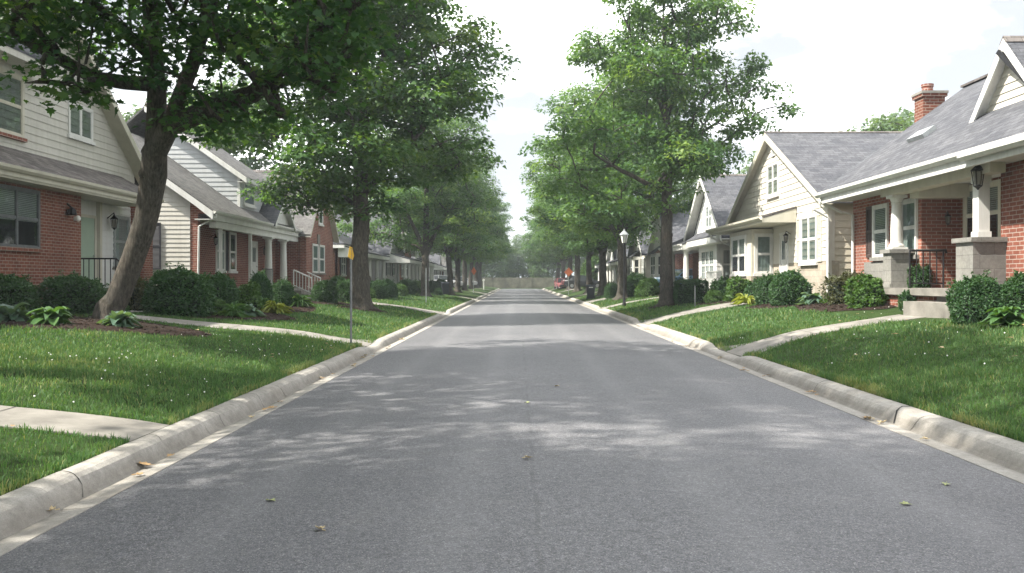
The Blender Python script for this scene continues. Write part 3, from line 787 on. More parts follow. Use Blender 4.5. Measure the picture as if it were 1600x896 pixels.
# ------------------------------------------------------------------ right side, third house: white with porch and bay
def right_three():
    H = House('gable_house', 'white clapboard house with steep front gable and a porch at its far end', 'house', 1, 9.9, 48, .85)
    b = .4; F = H.front(9.9)
    H.lap('whitesiding', F, [(42.2,3.9),(50.2,3.9),(46.2,6.75)], .21, 'gable_wall')
    H.lap('whitesiding', F, [(44.2,b),(48.6,b),(48.6,3.95),(44.2,3.95)], .21)
    mb = H.mb('brick_dark'); mb.box(11.0, 17, 41.6, 56, b, 3.9); H.part('wall', mb)
    mb = H.mb('whitesiding'); mb.box(9.93, 11.0, 44.3, 48.5, b, 3.9); H.part('wall', mb, label='white projecting bay body')
    H.lap('whitesiding', H.facing(44.2), [(9.9,b),(10.99,b),(10.99,3.9),(9.9,3.9)], .21)
    H.gable_roof_front('shingle', 9.9, 17.5, 41.8, 50.6, 3.85, 6.95, .45, .12, 'white', .25)
    H.roof('shingle', [[(10.8,50.3,3.95),(10.8,56.4,3.95),(14.5,56.4,6.6),(14.5,50.3,6.6)], [(14.502,50.3,6.6),(14.502,56.4,6.6),(18.5,56.4,3.9),(18.5,50.3,3.9)]], .1)
    H.wall('whitesiding', H.facing(56.0), [(11,3.8),(18,3.8),(14.5,6.4)], -.1, 'gable_wall')
    H.pent('shingle', 9.0, 10.95, 48.9, 56.3, 3.62, 4.5, .08, 'white', .26)
    H.pent('shingle', 9.25, 9.86, 41.6, 48.88, 3.75, 4.15, .07, 'white', .3)
    H.gutter('white', 9.0, 48.9, 56.3, 3.6)
    H.window(F, 45.3, 46.7, 4.3, 5.5, lights=2, sill='white')
    H.window(F, 47.5, 47.9, 4.4, 5.2, sill=None, casing=.06)
    H.window(F, 44.75, 47.9, 1.6, 3.2, lights=3, sill='white', casing=.1, grid=1)
    H.window(H.facing(44.2), 10.1, 10.75, 1.6, 3.2, sill='white')
    mb = H.mb('concrete'); mb.box(9.1, 10.98, 48.7, 56, b, 1.2); H.part('porch_floor', mb)
    mb = H.mb('concrete'); mb.box(9.3, 10.98, 40.4, 44.1, b, 1.2); H.part('porch_floor', mb)
    H.column('white', 9.3, 53.6, 1.2, 3.3, .16); H.column('white', 9.3, 49.2, 1.2, 3.3, .16)
    H.railing('white', (9.3,40.6,1.2), (9.3,44.0,1.2), .8, 16, .018, .035)
    H.railing('iron', (9.3,54.1,1.2), (9.3,55.9,1.2), .8, 9)
    H.door(H.front(10.98), 49.6, 50.6, 1.2, 3.25, 'doordark', 'white')
    H.window(H.front(10.98), 51.6, 53.0, 1.7, 3.1, lights=2, shutters='shutterbrown')
    H.door(H.front(10.98), 42.2, 43.2, 1.2, 3.25, 'doordark', 'white')
    H.steps('concrete', 9.1, 50.6, 52.2, 1.2, .6, 2)
    return H
right_three()

# ------------------------------------------------------------------ left side, first house: brick below, clapboard above
def left_one():
    H = House('brick_house', 'shaded house of dark brick below and grey clapboard gable above, behind the leaning trunk', 'house', -1, 12.5, 24, .8)
    b = .4; F = H.front(12.5)
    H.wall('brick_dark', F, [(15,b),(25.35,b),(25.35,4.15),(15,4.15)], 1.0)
    mb = H.mb('cream2'); mb.box(13.55, 21, 15, 30.4, b, 5.3); H.part('wall', mb, label='plain rear body')
    # recessed entry and far siding wall
    D = H.front(13.35)
    H.lap('whitesiding', D, [(25.37,1.2),(30.5,1.2),(30.5,4.1),(25.37,4.1)], .2)
    H.wall('brick', H.front(12.9), [(30.55,b),(31.3,b),(31.3,4.5),(30.55,4.5)], .6, 'brick_pier')
    H.wall('brick', H.front(13.34), [(25.37,b),(30.5,b),(30.5,1.2),(25.37,1.2)], .2)
    H.door(D, 26.75, 27.95, 1.36, 3.62, 'doorgreen', 'trimcream', light=False)
    mb = H.mb('trimcream'); mb.box(13.2, 13.33, 28.0, 28.14, 1.36, 4.1); H.part('post', mb)
    H.window(D, 29.2, 30.35, 2.05, 3.75, sill='concrete', trim='galv')
    H.lantern(13.1, 28.75, 3.45, (13.33,28.75,3.6), 1.2)
    # wall lights by the door
    mb = H.mb('iron'); mb.lathe(12.36, 24.55, [(.03,3.62),(.11,3.55),(.13,3.42),(.12,3.40)], 12); mb.tube([(12.36,24.55,3.6),(12.49,24.55,3.72)], .025, 6); o = H.part('wall_lamp', mb)
    mb = H.mb('lampglass'); mb.lathe(12.40, 24.98, [(.02,3.24),(.06,3.28),(.075,3.33),(.06,3.39),(.03,3.42)], 12); mb.use('white'); mb.box(12.42, 12.497, 24.93, 25.03, 3.27, 3.38); H.part('wall_lamp', mb, label='small round white lamp')
    # ground-floor window with brick sill and a soldier course
    H.window(F, 21.0, 23.1, 2.42, 3.92, lights=2, trim='post', casing=.075, sill='brick_dark', blind=.55)
    mb = H.mb('brick_dark'); H.wall_box(mb, F, 15, 25.345, .002, .03, 1.35, 1.60); H.part('brick_band', mb)
    mb = H.mb('dark'); H.wall_box(mb, F, 24.0, 24.6, .002, .01, .85, 1.2); H.part('vent', mb)
    # pent roof between the storeys
    H.pent('shingle_old', 11.95, 13.25, 14.5, 29.6, 4.32, 5.05, .07, 'trimcream', .2)
    H.gutter('trimcream', 11.95, 14.5, 29.62, 4.30)
    mb = H.mb('trimcream'); mb.box(12.0, 12.49, 14.5, 29.5, 4.0, 4.06); H.part('soffit', mb)
    # upper storey
    U = H.front(13.3); u0, u1, uc = 16.2, 30.7, 23.45; ze, zr = 5.25, 10.7
    H.lap('cream2', U, [(u0,4.75),(u1,4.75),(u1,ze),(uc,zr),(u0,ze)], .21, 'gable_wall')
    H.gable_roof_front('shingle', 13.3, 21.5, u0, u1, ze, zr, .5, .13, 'trimcream', .26)
    H.window(U, 22.25, 23.8, 5.4, 7.05, trim='trimcream', casing=.12, sill='brick', curtain=False)
    H.window(U, 26.15, 27.65, 5.9, 6.9, lights=2, trim='white', sill='white', sash=False)
    H.pent('shingle', 12.6, 13.27, 17.5, 24.3, 7.45, 8.0, .08, 'cream2', .16)
    # stoop
    mb = H.mb('concrete'); mb.box(11.75, 13.33, 25.9, 28.6, b, 1.35); H.part('porch_floor', mb)
    H.steps('concrete', 11.75, 26.2, 28.0, 1.35, .80, 2, .36)
    H.railing('iron', (11.8,26.0,1.35), (12.9,26.0,1.35), .88, 7, .014, .024)
    mb = H.mb('iron'); mb.tube([(11.8,26.0,2.23),(11.1,26.0,1.75)], .024, 8); mb.tube([(11.1,26.0,.8),(11.1,26.0,1.75)], .02, 6); H.part('handrail', mb)
    H.downspout('trimcream', [(12.0,15.5,4.2),(12.0,15.5,4.1),(12.42,15.5,3.8),(12.42,15.5,.8)])
    return H
left_one()

# ------------------------------------------------------------------ left side, second house: porch, dormer, side wall
def left_two():
    H = House('porch_house', 'low house with white porch columns, blue-grey upper dormer and a small entry gable', 'house', -1, 12.6, 40, .8)
    b = .4; F = H.front(12.6); e = 4.2; sl = .72
    H.wall('brick', F, [(33.4,b),(47.3,b),(47.3,4.1),(33.4,4.1)], .3)
    # side wall that faces the camera
    S = H.facing(33.2); R = 16.4; zr = e+(R-11.35)*sl
    H.wall('brick', S, [(12.0,b),(21,b),(21,4.1),(12.0,4.1)], .25)
    H.wall('brick', S, [(11.7,4.1),(21.1,4.1),(R,zr-.25)], .25, 'gable_wall')
    H.lap('cream2', H.facing(33.19), [(12.28,1.3),(15.0,1.3),(15.0,6.5),(12.28,4.55)], .17, label='pale siding panel in the brick side wall')
    H.window(H.facing(33.16), 13.80, 14.65, 2.0, 3.75, sill='concrete', shutters='shutter', sides=(0,))
    mb = H.mb('brick'); mb.box(12.9, 20.5, 33.5, 47.2, b, 4.0); H.part('wall', mb, label='plain rear body')
    H.roof('shingle_brown', [[(11.3,32.8,e),(11.3,47.2,e),(R,47.2,zr),(R,32.8,zr)], [(R+.002,32.8,zr),(R+.002,47.2,zr),(R+5,47.2,zr-5*sl),(R+5,32.8,zr-5*sl)]], .1)
    mb = H.mb('white'); mb.prism([(11.3,32.77,e-.06),(R,32.77,zr-.06),(R,32.77,zr-.32),(11.9,32.77,e+.12),(11.3,32.77,e-.36)], (0,.045,0)); H.part('rake_board', mb)
    H.gutter('white', 11.3, 32.8, 47.3, e-.02)
    mb = H.mb('white'); mb.box(11.33, 11.38, 32.82, 47.2, e-.36, e-.1); mb.box(11.385, 12.59, 33.45, 47.1, e-.36, e-.33); mb.box(11.40, 11.98, 32.82, 33.44, e-.36, e-.33); H.part('soffit', mb)
    mb = H.mb('white'); mb.box(11.42, 11.68, 33.5, 47.0, e-.62, e-.362); H.part('porch_beam', mb)
    H.downspout('white', [(11.24,33.0,4.1),(11.24,33.0,3.95),(11.9,33.05,3.6),(11.95,33.05,.9)])
    H.downspout('white', [(11.24,47.0,4.1),(11.24,47.0,3.95),(11.45,47.0,3.7),(11.45,47.0,.9)])
    # porch
    mb = H.mb('concrete'); mb.box(11.2, 12.58, 34.2, 47.1, b, 1.25); H.part('porch_floor', mb)
    for u in (34.4, 38.2): 
        mb = H.mb('white'); mb.box(11.49, 11.61, u-.06, u+.06, 1.25, 3.578); H.part('post', mb)
    for u in (41.0, 43.6): H.column('white', 11.55, u, 1.25, 3.578, .17)
    H.window(F, 36.9, 38.0, 2.0, 3.7, trim='white', shutters='shutter', sides=(1,), curtain=True)
    H.window(F, 38.6, 39.5, 2.0, 3.7, trim='white')
    H.door(F, 41.6, 42.7, 1.25, 3.45, 'white', 'white')
    H.lantern(12.35, 43.2, 3.0, (12.59,43.2,3.15), 1.0); H.lantern(12.35, 36.2, 3.2, (12.59,36.2,3.35), 1.0)
    H.railing('iron', (11.3,39.2,1.25), (11.3,40.8,1.25), .85, 9)
    H.railing('white', (11.2,44.2,1.25), (10.3,44.2,.85), .85, 6, .02, .035); H.railing('white', (11.2,46.2,1.25), (10.3,46.2,.85), .85, 6, .02, .035)
    H.steps('concrete', 11.2, 44.3, 46.1, 1.25, .75, 2, .36)
    # tall dormer block that rises through the roof
    D0, D1, xd = 38.5, 43.4, 12.1; zd0 = e+(xd-11.3)*sl; zt = 6.2; s2 = .70
    H.lap('blue', H.facing(D0), [(xd,zd0-.1),(R-.3,zr-.3),(R-.3,zt+(R-.3-xd)*s2),(xd,zt)], .2, 'dormer_wall', label='blue-grey clapboard cheek of the dormer')
    H.lap('blue', H.front(xd), [(D0,zd0-.1),(D1,zd0-.1),(D1,zt),(D0,zt)], .2, 'dormer_wall')
    q = R-.3
    H.roof('shingle_brown', [[(xd-.4,D0-.3,zt-.4*s2+.12),(xd-.4,D1+.3,zt-.4*s2+.12),(q,D1+.3,zt+(q-xd)*s2+.12),(q,D0-.3,zt+(q-xd)*s2+.12)], [(q+.002,D0-.3,zt+(q-xd)*s2+.12),(q+.002,D1+.3,zt+(q-xd)*s2+.12),(q+4,D1+.3,5.5),(q+4,D0-.3,5.5)]], .11)
    mb = H.mb('white'); mb.prism([(xd-.4,D0-.33,zt-.4*s2+.1),(q,D0-.33,zt+(q-xd)*s2+.1),(q,D0-.33,zt+(q-xd)*s2-.14),(xd-.4,D0-.33,zt-.4*s2-.14)], (0,.04,0)); mb.box(xd-.42, xd-.38, D0-.29, D1+.3, zt-.4*s2-.1, zt-.4*s2+.09); mb.box(xd-.37, xd, D0-.29, D1+.3, zt-.4*s2-.09, zt-.4*s2-.06); mb.box(xd-.03, xd+.09, D0-.035, D0+.05, zd0, zt-.1); H.part('rake_board', mb)
    H.window(H.front(xd), 39.0, 40.6, 4.95, 6.02, trim='white', lights=1)
    # small gable over the entry
    uc = 42.5; xg = 11.42; zb = e+.1
    H.lap('white', H.front(xg), [(uc-1.6,zb),(uc+1.6,zb),(uc,zb+1.3)], .13, 'gable_wall')
    H.gable_roof_front('shingle', xg, 13.2, uc-1.6, uc+1.6, zb, zb+1.3, .3, .09, 'white', .2)
    mb = H.mb('white'); mb.tube([(13.6,39.0,5.8),(13.6,39.0,6.2)], .05, 8); H.part('roof_vent', mb)
    H.chimney(16.9, 41.6, 7, 9.85, .8, .7, False)
    return H
left_two()

# ------------------------------------------------------------------ left side, third house: steep brick gable
def left_three():
    H = House('brick_house', 'red brick house with a steep brick gable facing the street and paired windows', 'house', -1, 11.0, 49, .8)
    b = .4; F = H.front(11.0); u0, u1, uc = 46.0, 52.6, 49.3; ze, zr = 4.15, 7.55
    H.wall('brick', F, [(u0,b),(u1,b),(u1,ze),(uc,zr),(u0,ze)], .35)
    mb = H.mb('brick'); mb.box(11.4, 19, 46.0, 52.5, b, 4.1); H.part('wall', mb, label='brick side and rear body')
    H.gable_roof_front('shingle_brown', 11.0, 19.5, u0, u1, ze, zr, .3, .12, 'cream', .16)
    H.window(F, 47.3, 48.6, 2.0, 3.55, trim='white', sill='concrete', curtain=True)
    H.window(F, 48.9, 50.2, 2.0, 3.55, trim='white', sill='concrete', curtain=True)
    mb = H.mb('concrete'); H.wall_box(mb, F, 48.45, 49.05, .003, .05, 3.58, 4.1); H.part('keystone', mb)
    H.window(F, 48.75, 49.75, 4.7, 6.0, trim='white', sill='white')
    mb = H.mb('concrete'); mb.box(10.3, 10.98, 46.2, 47.0, b, 1.1); H.part('step', mb)
    return H
left_three()

# ------------------------------------------------------------------ a plainer kit for the houses farther down the street
def street_house(label, side, X, u0, u1, wall='brick', gable='white', roof='shingle', kind='gable', porch='far', base=.8, eave=4.0, ridge=6.8, depth=8, shut='shutter', name='gable_house', chim=False, trim='white', bay=False, low=False):
    H = House(name, label, 'house', side, X, (u0+u1)/2, base)
    b = .3; F = H.front(X); uc = (u0+u1)/2; w = u1-u0
    lapped = wall in ('white', 'cream', 'cream2', 'whitesiding', 'blue', 'tan')
    mk = (lambda T, p: H.lap(wall, T, p, .16, 'wall')) if lapped else (lambda T, p: H.wall(wall, T, p))
    mk(F, [(u0,b),(u1,b),(u1,eave),(u0,eave)])
    mk(H.facing(u0), [(X+.02,b),(X+depth,b),(X+depth,eave),(X+.02,eave)])
    mb = H.mb(wall); mb.box(X+.2, X+depth, u0+.2, u1-.05, b, eave-.05); H.part('wall', mb, label='rear body')
    if kind == 'gable':
        glap = gable in ('white', 'cream', 'cream2', 'whitesiding', 'blue', 'tan')
        if glap: H.lap(gable, F, [(u0,eave),(u1,eave),(uc,ridge)], .16, 'gable_wall')
        else: H.wall(gable, F, [(u0,eave),(u1,eave),(uc,ridge)], .2, 'gable_wall')
        H.gable_roof_front(roof, X, X+depth+.4, u0, u1, eave, ridge, .4, .12, trim, .22)
        H.window(F, uc-.6, uc+.6, eave+.4, eave+1.5, lights=2, sill=trim)
    elif kind == 'hip':
        xc = X+depth/2; o = .5; k = min(w, depth)/2-.3
        A, B_, C_, D_ = (X-o,u0-o,eave), (X-o,u1+o,eave), (X+depth+o,u1+o,eave), (X+depth+o,u0-o,eave); P, Q = (xc,u0+k,ridge), (xc,u1-k,ridge)
        H.roof(roof, [[A,B_,Q,P],[B_,C_,Q],[C_,D_,P,Q],[D_,A,P]], .1)
        mb = H.mb(trim); mb.box(X-o, X-o+.04, u0-o, u1+o, eave-.3, eave-.05); mb.box(X-o+.04, X+depth, u0-o, u0-o+.04, eave-.3, eave-.05); mb.box(X-o+.05, X+depth, u0-o+.05, u1+o, eave-.3, eave-.27); H.part('fascia', mb)
    else:
        xc = X+depth/2; o = .5; sl = (ridge-eave)/(depth/2)
        H.roof(roof, [[(X-o,u0-.3,eave-o*sl+.1),(X-o,u1+.3,eave-o*sl+.1),(xc,u1+.3,ridge+.1),(xc,u0-.3,ridge+.1)],[(xc+.002,u0-.3,ridge+.1),(xc+.002,u1+.3,ridge+.1),(X+depth+o,u1+.3,eave-o*sl+.1),(X+depth+o,u0-.3,eave-o*sl+.1)]], .1)
        H.wall(gable, H.facing(u0+.02), [(X,eave),(X+depth,eave),(xc,ridge)], .2, 'gable_wall')
        mb = H.mb(trim); mb.prism([(X-o,u0-.33,eave-o*sl+.08),(xc,u0-.33,ridge+.08),(xc,u0-.33,ridge-.15),(X-o,u0-.33,eave-o*sl-.15)], (0,.04,0)); mb.box(X-o-.02, X-o+.02, u0-.28, u1+.3, eave-o*sl-.15, eave-o*sl+.05); H.part('rake_board', mb)
        g = H.front(X-.1); uq = u0+w*.68
        H.lap('white', g, [(uq-1.5,eave-.05),(uq+1.5,eave-.05),(uq,eave+1.6)], .16, 'gable_wall')
        H.gable_roof_front(roof, X-.1, xc, uq-1.5, uq+1.5, eave-.05, eave+1.6, .3, .1, trim, .2)
    # ground floor
    zs = base+1.2; H.window(F, uc-w*.33-.7, uc-w*.33+.7, zs, zs+1.45, lights=2, shutters=shut, trim=trim)
    if bay:
        mb = H.mb(trim); mb.box(X-.65, X-.002, uc-1.3, uc+1.3, base-.3, zs+1.6); mb.use(roof); mb.prism([(X-.85,uc-1.5,zs+1.6),(X-.85,uc+1.5,zs+1.6),(X-.03,uc+1.2,zs+2.2),(X-.03,uc-1.2,zs+2.2)], (0,0,-.06)); H.part('bay', mb)
        H.window(H.front(X-.65), uc-1.1, uc+1.1, zs, zs+1.45, lights=2); H.window(H.facing(uc-1.3), X-.6, X-.08, zs, zs+1.45)
    else:
        H.window(F, uc+w*.05-.6, uc+w*.05+.6, zs, zs+1.45, shutters=shut, trim=trim, sides=(0,))
    H.door(F, uc+w*.33-.5, uc+w*.33+.5, base+.3, base+2.4, 'doordark', trim)
    pa, pb = (uc+w*.12, u1-.1) if porch == 'far' else (u0+.1, u1-.1)
    if porch:
        mb = H.mb('concrete'); mb.box(X-1.6, X-.01, pa, pb, b, base+.3); H.part('porch_floor', mb)
        H.pent(roof, X-1.9, X-.03, pa-.2, pb+.2, eave-.55, eave+.0, .08, trim, .24)
        n = 2 if porch == 'far' else 4
        for k in range(n): H.column('white', X-1.45, pa+.25+(pb-pa-.5)*k/(n-1), base+.3, eave-.87, .14)
        H.steps('concrete', X-1.6, uc+w*.33-.7, uc+w*.33+.7, base+.3, base-.1, 2)
    if chim: H.chimney(X+depth*.55, u1-.6, eave, ridge+.8, .8, .7)
    return H
# left, onwards from the brick gable
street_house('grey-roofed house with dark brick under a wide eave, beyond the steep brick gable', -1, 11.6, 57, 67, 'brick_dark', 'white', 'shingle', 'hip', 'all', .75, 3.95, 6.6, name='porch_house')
street_house('white house with narrow front gable and white porch columns behind the knobbly trunk', -1, 10.2, 68, 76, 'whitesiding', 'white', 'shingle', 'gable', 'all', .75, 3.8, 6.9)
street_house('small red brick house with white trimmed windows, far down the left side', -1, 10.4, 78, 86, 'brick_pink', 'brick_pink', 'shingle_brown', 'gable', None, .75, 4.2, 7.0, name='brick_house')
street_house('white house with tall pale front, just past the small red brick house', -1, 10.6, 88, 95, 'whitesiding', 'white', 'shingle', 'gable', 'far', .75, 3.9, 6.8)
street_house('pale garage-like house with low hipped roof on the left', -1, 12.0, 100, 111, 'cream2', 'cream2', 'shingle_brown', 'hip', None, .75, 3.7, 5.8, name='low_house')
street_house('distant white house behind the row of left trunks', -1, 11, 115, 124, 'whitesiding', 'white', 'shingle', 'ridge', 'all', .75, 3.8, 6.4)
street_house('last brick house on the left before the fence', -1, 11.5, 130, 141, 'brick', 'brick', 'shingle_brown', 'ridge', 'all', .75, 3.8, 6.6, name='brick_house')
# right, onwards from the white house
street_house('brick house with large grey roof beyond the white house on the right', 1, 10.5, 60.5, 69, 'brick', 'white', 'shingle', 'gable', None, .75, 3.9, 6.9, name='brick_house', bay=True)
street_house('cream gabled house with white bay window behind the clipped round shrubs', 1, 10.2, 71, 79.5, 'cream', 'cream', 'shingle', 'gable', 'far', .75, 3.8, 6.4, chim=True, bay=True)
street_house('brick house with white trim and long porch, behind the lamp post', 1, 10.3, 82, 91, 'brick_pink', 'white', 'shingle', 'ridge', 'all', .75, 3.8, 6.3, name='porch_house')
street_house('white house with porch seen between two trunks on the right', 1, 10.4, 93, 101, 'whitesiding', 'white', 'shingle', 'gable', 'all', .75, 3.8, 6.6)
street_house('pink brick house behind the parked cars', 1, 11.5, 110, 119, 'brick_pink', 'white', 'shingle_brown', 'gable', 'far', .75, 3.9, 6.5, name='brick_house')
street_house('last house on the right before the fence', 1, 11.5, 126, 137, 'cream', 'cream', 'shingle', 'ridge', 'all', .75, 3.8, 6.3)
# ------------------------------------------------------------------ trees
def leaf_shape(kind):
    if kind == 'maple':      # lobed outline in the leaf plane, stalk at the origin
        return np.array([(0,0),(.30,-.06),(.24,.12),(.52,.30),(.30,.42),(.34,.62),(.14,.58),(0,1.0),(-.14,.58),(-.34,.62),(-.30,.42),(-.52,.30),(-.24,.12),(-.30,-.06)])
    if kind == 'lobed':
        return np.array([(0,0),(.42,.18),(.24,.46),(0,1.0),(-.24,.46),(-.42,.18)])
    if kind == 'broad':
        return np.array([(0,0),(.38,.40),(.30,.75),(0,1.0),(-.30,.75),(-.38,.40)])
    return np.array([(0,0),(.26,.45),(0,1.0),(-.26,.45)])
def leaf_mesh(name, P, out, size, kind, mat, rng, droop=.35, up=.9, spread=.6, tint0=.0, tint1=1.0, base=None):
    """Mesh of one small bent face per leaf at the points P; OUT is each leaf's outward direction."""
    n = len(P); sh = leaf_shape(kind); k = len(sh)
    nr = np.stack([np.zeros(n), np.zeros(n), np.full(n, up)], 1)+rng.normal(0, spread, (n,3))+out*.35
    nr /= np.linalg.norm(nr, axis=1, keepdims=True)+1e-9
    tip = out+rng.normal(0, .7, (n,3)); tip[:,2] -= droop
    tip -= nr*(tip*nr).sum(1, keepdims=True); tip /= np.linalg.norm(tip, axis=1, keepdims=True)+1e-9
    sd = np.cross(tip, nr)
    s = size*rng.uniform(.55, 1.35, n)
    fold = np.abs(sh[:,0])*.25-.12*sh[:,1]**2
    V = P[:,None,:]+s[:,None,None]*(sh[None,:,0,None]*sd[:,None,:]+sh[None,:,1,None]*tip[:,None,:]+fold[None,:,None]*nr[:,None,:])
    tint = np.clip((rng.normal(.42, .2, n) if base is None else base+rng.normal(0, .13, n)), tint0, tint1)
    return np_mesh(name, V.reshape(-1,3), np.arange(n*k), np.arange(0, n*k, k), [mat], tint)
def tree_meshes(name, seed, trunk, blobs, size=.17, per=75, gap=.95, kind='lobed', mat='leaf', limbs=(), first=2.6, flat=.42, rad=.72, minr=.012, inner=.35, flare=1.5, knob=True):
    """TRUNK: [(x,y,z,r)...] polyline. BLOBS: [(cx,cy,cz,rx,ry,rz,n)...] volumes the twig ends fill.
    Branches are grown from the trunk to every twig end, nearest node first."""
    rng = np.random.default_rng(seed); rnd = random.Random(seed)
    nodes = []; par = []; cnt = []; isT = []
    def addn(p, pa, t=False): nodes.append(np.array(p, float)); par.append(pa); cnt.append(0); isT.append(t); return len(nodes)-1
    polys = []       # (list of node ids, radii or None)
    def addline(pts, start=None):
        ids = [] if start is None else [start]; rr = [] if start is None else [pts[0][3]]
        prev = start
        if start is not None: pts = pts[1:]
        lastp = None
        for q in pts:
            if lastp is not None or start is not None:
                a = nodes[prev]; b = np.array(q[:3]); ra = rr[-1]
                m = max(1, int(np.linalg.norm(b-a)/.5))
                for j in range(1, m+1):
                    t = j/m; p = a+(b-a)*t+(rng.normal(0, .02, 3) if j < m else 0)
                    prev = addn(p, prev, True); ids.append(prev); rr.append(ra+(q[3]-ra)*t)
            else:
                prev = addn(q[:3], None, True); ids.append(prev); rr.append(q[3])
            lastp = q
        polys.append((ids, rr)); return ids
    ids0 = addline(trunk)
    for lb in limbs:
        st = min(range(len(nodes)), key=lambda i: np.linalg.norm(nodes[i]-np.array(lb[0][:3])) if isT[i] else 1e9)
        addline(lb, st)
    # twig ends
    T = []
    for cx, cy, cz, rx, ry, rz, n in blobs:
        tries = 0; got = 0
        while got < n and tries < n*25:
            tries += 1
            d = rng.normal(0, 1, 3); d /= np.linalg.norm(d); u = rng.random()**inner
            p = np.array((cx, cy, cz))+d*u*np.array((rx, ry, rz))
            if T and np.min(np.linalg.norm(np.array(T)-p, axis=1)) < gap: continue
            T.append(p); got += 1
    base = np.array(trunk[0][:3])
    ax = np.array([n for n in nodes])
    T = sorted(T, key=lambda p: np.min(np.linalg.norm(ax-p, axis=1)))
    ends = []
    for t in T:
        N = np.array(nodes); d = np.linalg.norm(N-t, axis=1)
        hd = np.linalg.norm(N[:,:2]-t[:2], axis=1)
        cost = d+1.3*np.maximum(0, N[:,2]-t[2]+.25*hd)+np.where(N[:,2] < base[2]+first, 50, 0)
        i = int(np.argmin(cost)); a = nodes[i]
        L = np.linalg.norm(t-a)
        c = a+(t-a)*.45+np.array((0,0,.16*L))+rng.normal(0, .07*L, 3)
        m = max(2, min(6, int(L/.45)))
        ids = [i]; pv = i
        for j in range(1, m+1):
            q = j/m; p = (1-q)**2*a+2*q*(1-q)*c+q*q*t
            pv = addn(p, pv); ids.append(pv)
        polys.append((ids, None)); ends.append((pv, i, L))
    for e, _, _ in ends:
        j = e
        while j is not None: cnt[j] += 1; j = par[j]
    mb = MB(); mb.use('bark')
    def nr(i): return minr+.0115*cnt[i]**.55
    for ids, rr in polys:
        pts = [nodes[i] for i in ids]
        if rr is None:
            rr = [nr(i) for i in ids]; rr[0] = min(rr[0], rr[1]*1.25); rr[-1] = minr*.6
            mb.tube(pts, rr, 6 if rr[1] > .03 else 4)
        else:
            rr = list(rr); 
            if ids is ids0:
                pts = [pts[0]-np.array((0,0,.35)), pts[0]-np.array((0,0,.02)), pts[0]+np.array((0,0,.12)), pts[0]+np.array((0,0,.32))]+pts[1:]
                rr = [rr[0]*flare*1.25, rr[0]*flare*1.15, rr[0]*(1+(flare-1)*.45), rr[0]*1.06]+rr[1:]
            mb.tube(pts, rr, 18)
    # root buttresses and bark knobs as bumps on the trunk surface
    V = np.array(mb.v); 
    bz = base[2]
    rel = V[:,:2]-base[:2]; ang = np.arctan2(rel[:,1], rel[:,0]); hh = V[:,2]-bz; dist = np.linalg.norm(rel, axis=1)
    low = (hh < 1.0) & (dist < trunk[0][3]*2.6)
    k = np.where(low, 1+.22*np.sin(ang*5+seed)*np.exp(-np.maximum(hh,0)*3.2), 1)
    V[:,:2] = base[:2]+rel*k[:,None]
    mb.v = [tuple(p) for p in V]
    if knob:
        for _ in range(7):
            pid = rnd.choice(ids0[2:max(4, int(len(ids0)*.7))]); j = ids0.index(pid); p = nodes[pid]; r = polys[0][1][j]
            a = rnd.uniform(0, 6.28); c = p+np.array((math.cos(a), math.sin(a), 0))*r*.86; q = rnd.uniform(.05, .10)*min(1, r/.3)
            dv = np.array((math.cos(a), math.sin(a), .25))
            mb.tube([c-dv*q*.6, c-dv*q*.1, c+dv*q*.5, c+dv*q*.85, c+dv*q], [q*1.7, q*1.55, q*1.2, q*.75, q*.2], 9)
    trunk_me = mb.mesh(name+'_trunk', base, True)
    # leaves
    P = []; O = []; TT = []
    for e, i, L in ends:
        tb = rng.normal(.42, .17); t = nodes[e]; n = int(per*rng.uniform(.5, 1.45)); TT.append(np.full(n, tb)); r = rad*rng.uniform(.75, 1.3)
        g = rng.normal(0, .5, (n,3)); g *= np.minimum(1, 1.05*rng.uniform(.75, 1, (n,1))/(np.linalg.norm(g, axis=1, keepdims=True)+1e-6)); g *= np.array((r, r, r*flat))*1.12
        pp = t+g; pp[:,2] -= .3*np.linalg.norm(g[:,:2], axis=1)**2/r
        P.append(pp); o = g/(np.linalg.norm(g, axis=1, keepdims=True)+1e-6); O.append(o)
        if L > 1.0:
            a = nodes[par[e]]; m = n//4; TT.append(np.full(m, tb-.08)); q = rng.random((m,1)); g = rng.normal(0, .22, (m,3)); P.append(a+(t-a)*q+g); O.append(g/(np.linalg.norm(g, axis=1, keepdims=True)+1e-6))
    P = np.concatenate(P)-base; O = np.concatenate(O)
    crown_me = leaf_mesh(name+'_crown', P, O, size, kind, mat, rng, .45, 1.1, .45, base=np.concatenate(TT))
    return trunk_me, crown_me
def plant_tree(meshes, x, y, label, group=None, rot=0, k=1.0, kz=None, z=None, name='maple_tree'):
    t, c = meshes
    r = empty(name, (x, y, gz(x, y) if z is None else z), label, 'tree', group)
    r.rotation_euler = (0, 0, rot); r.scale = (k, k, kz or k)
    link('trunk', t, r); link('crown', c, r)
    return r
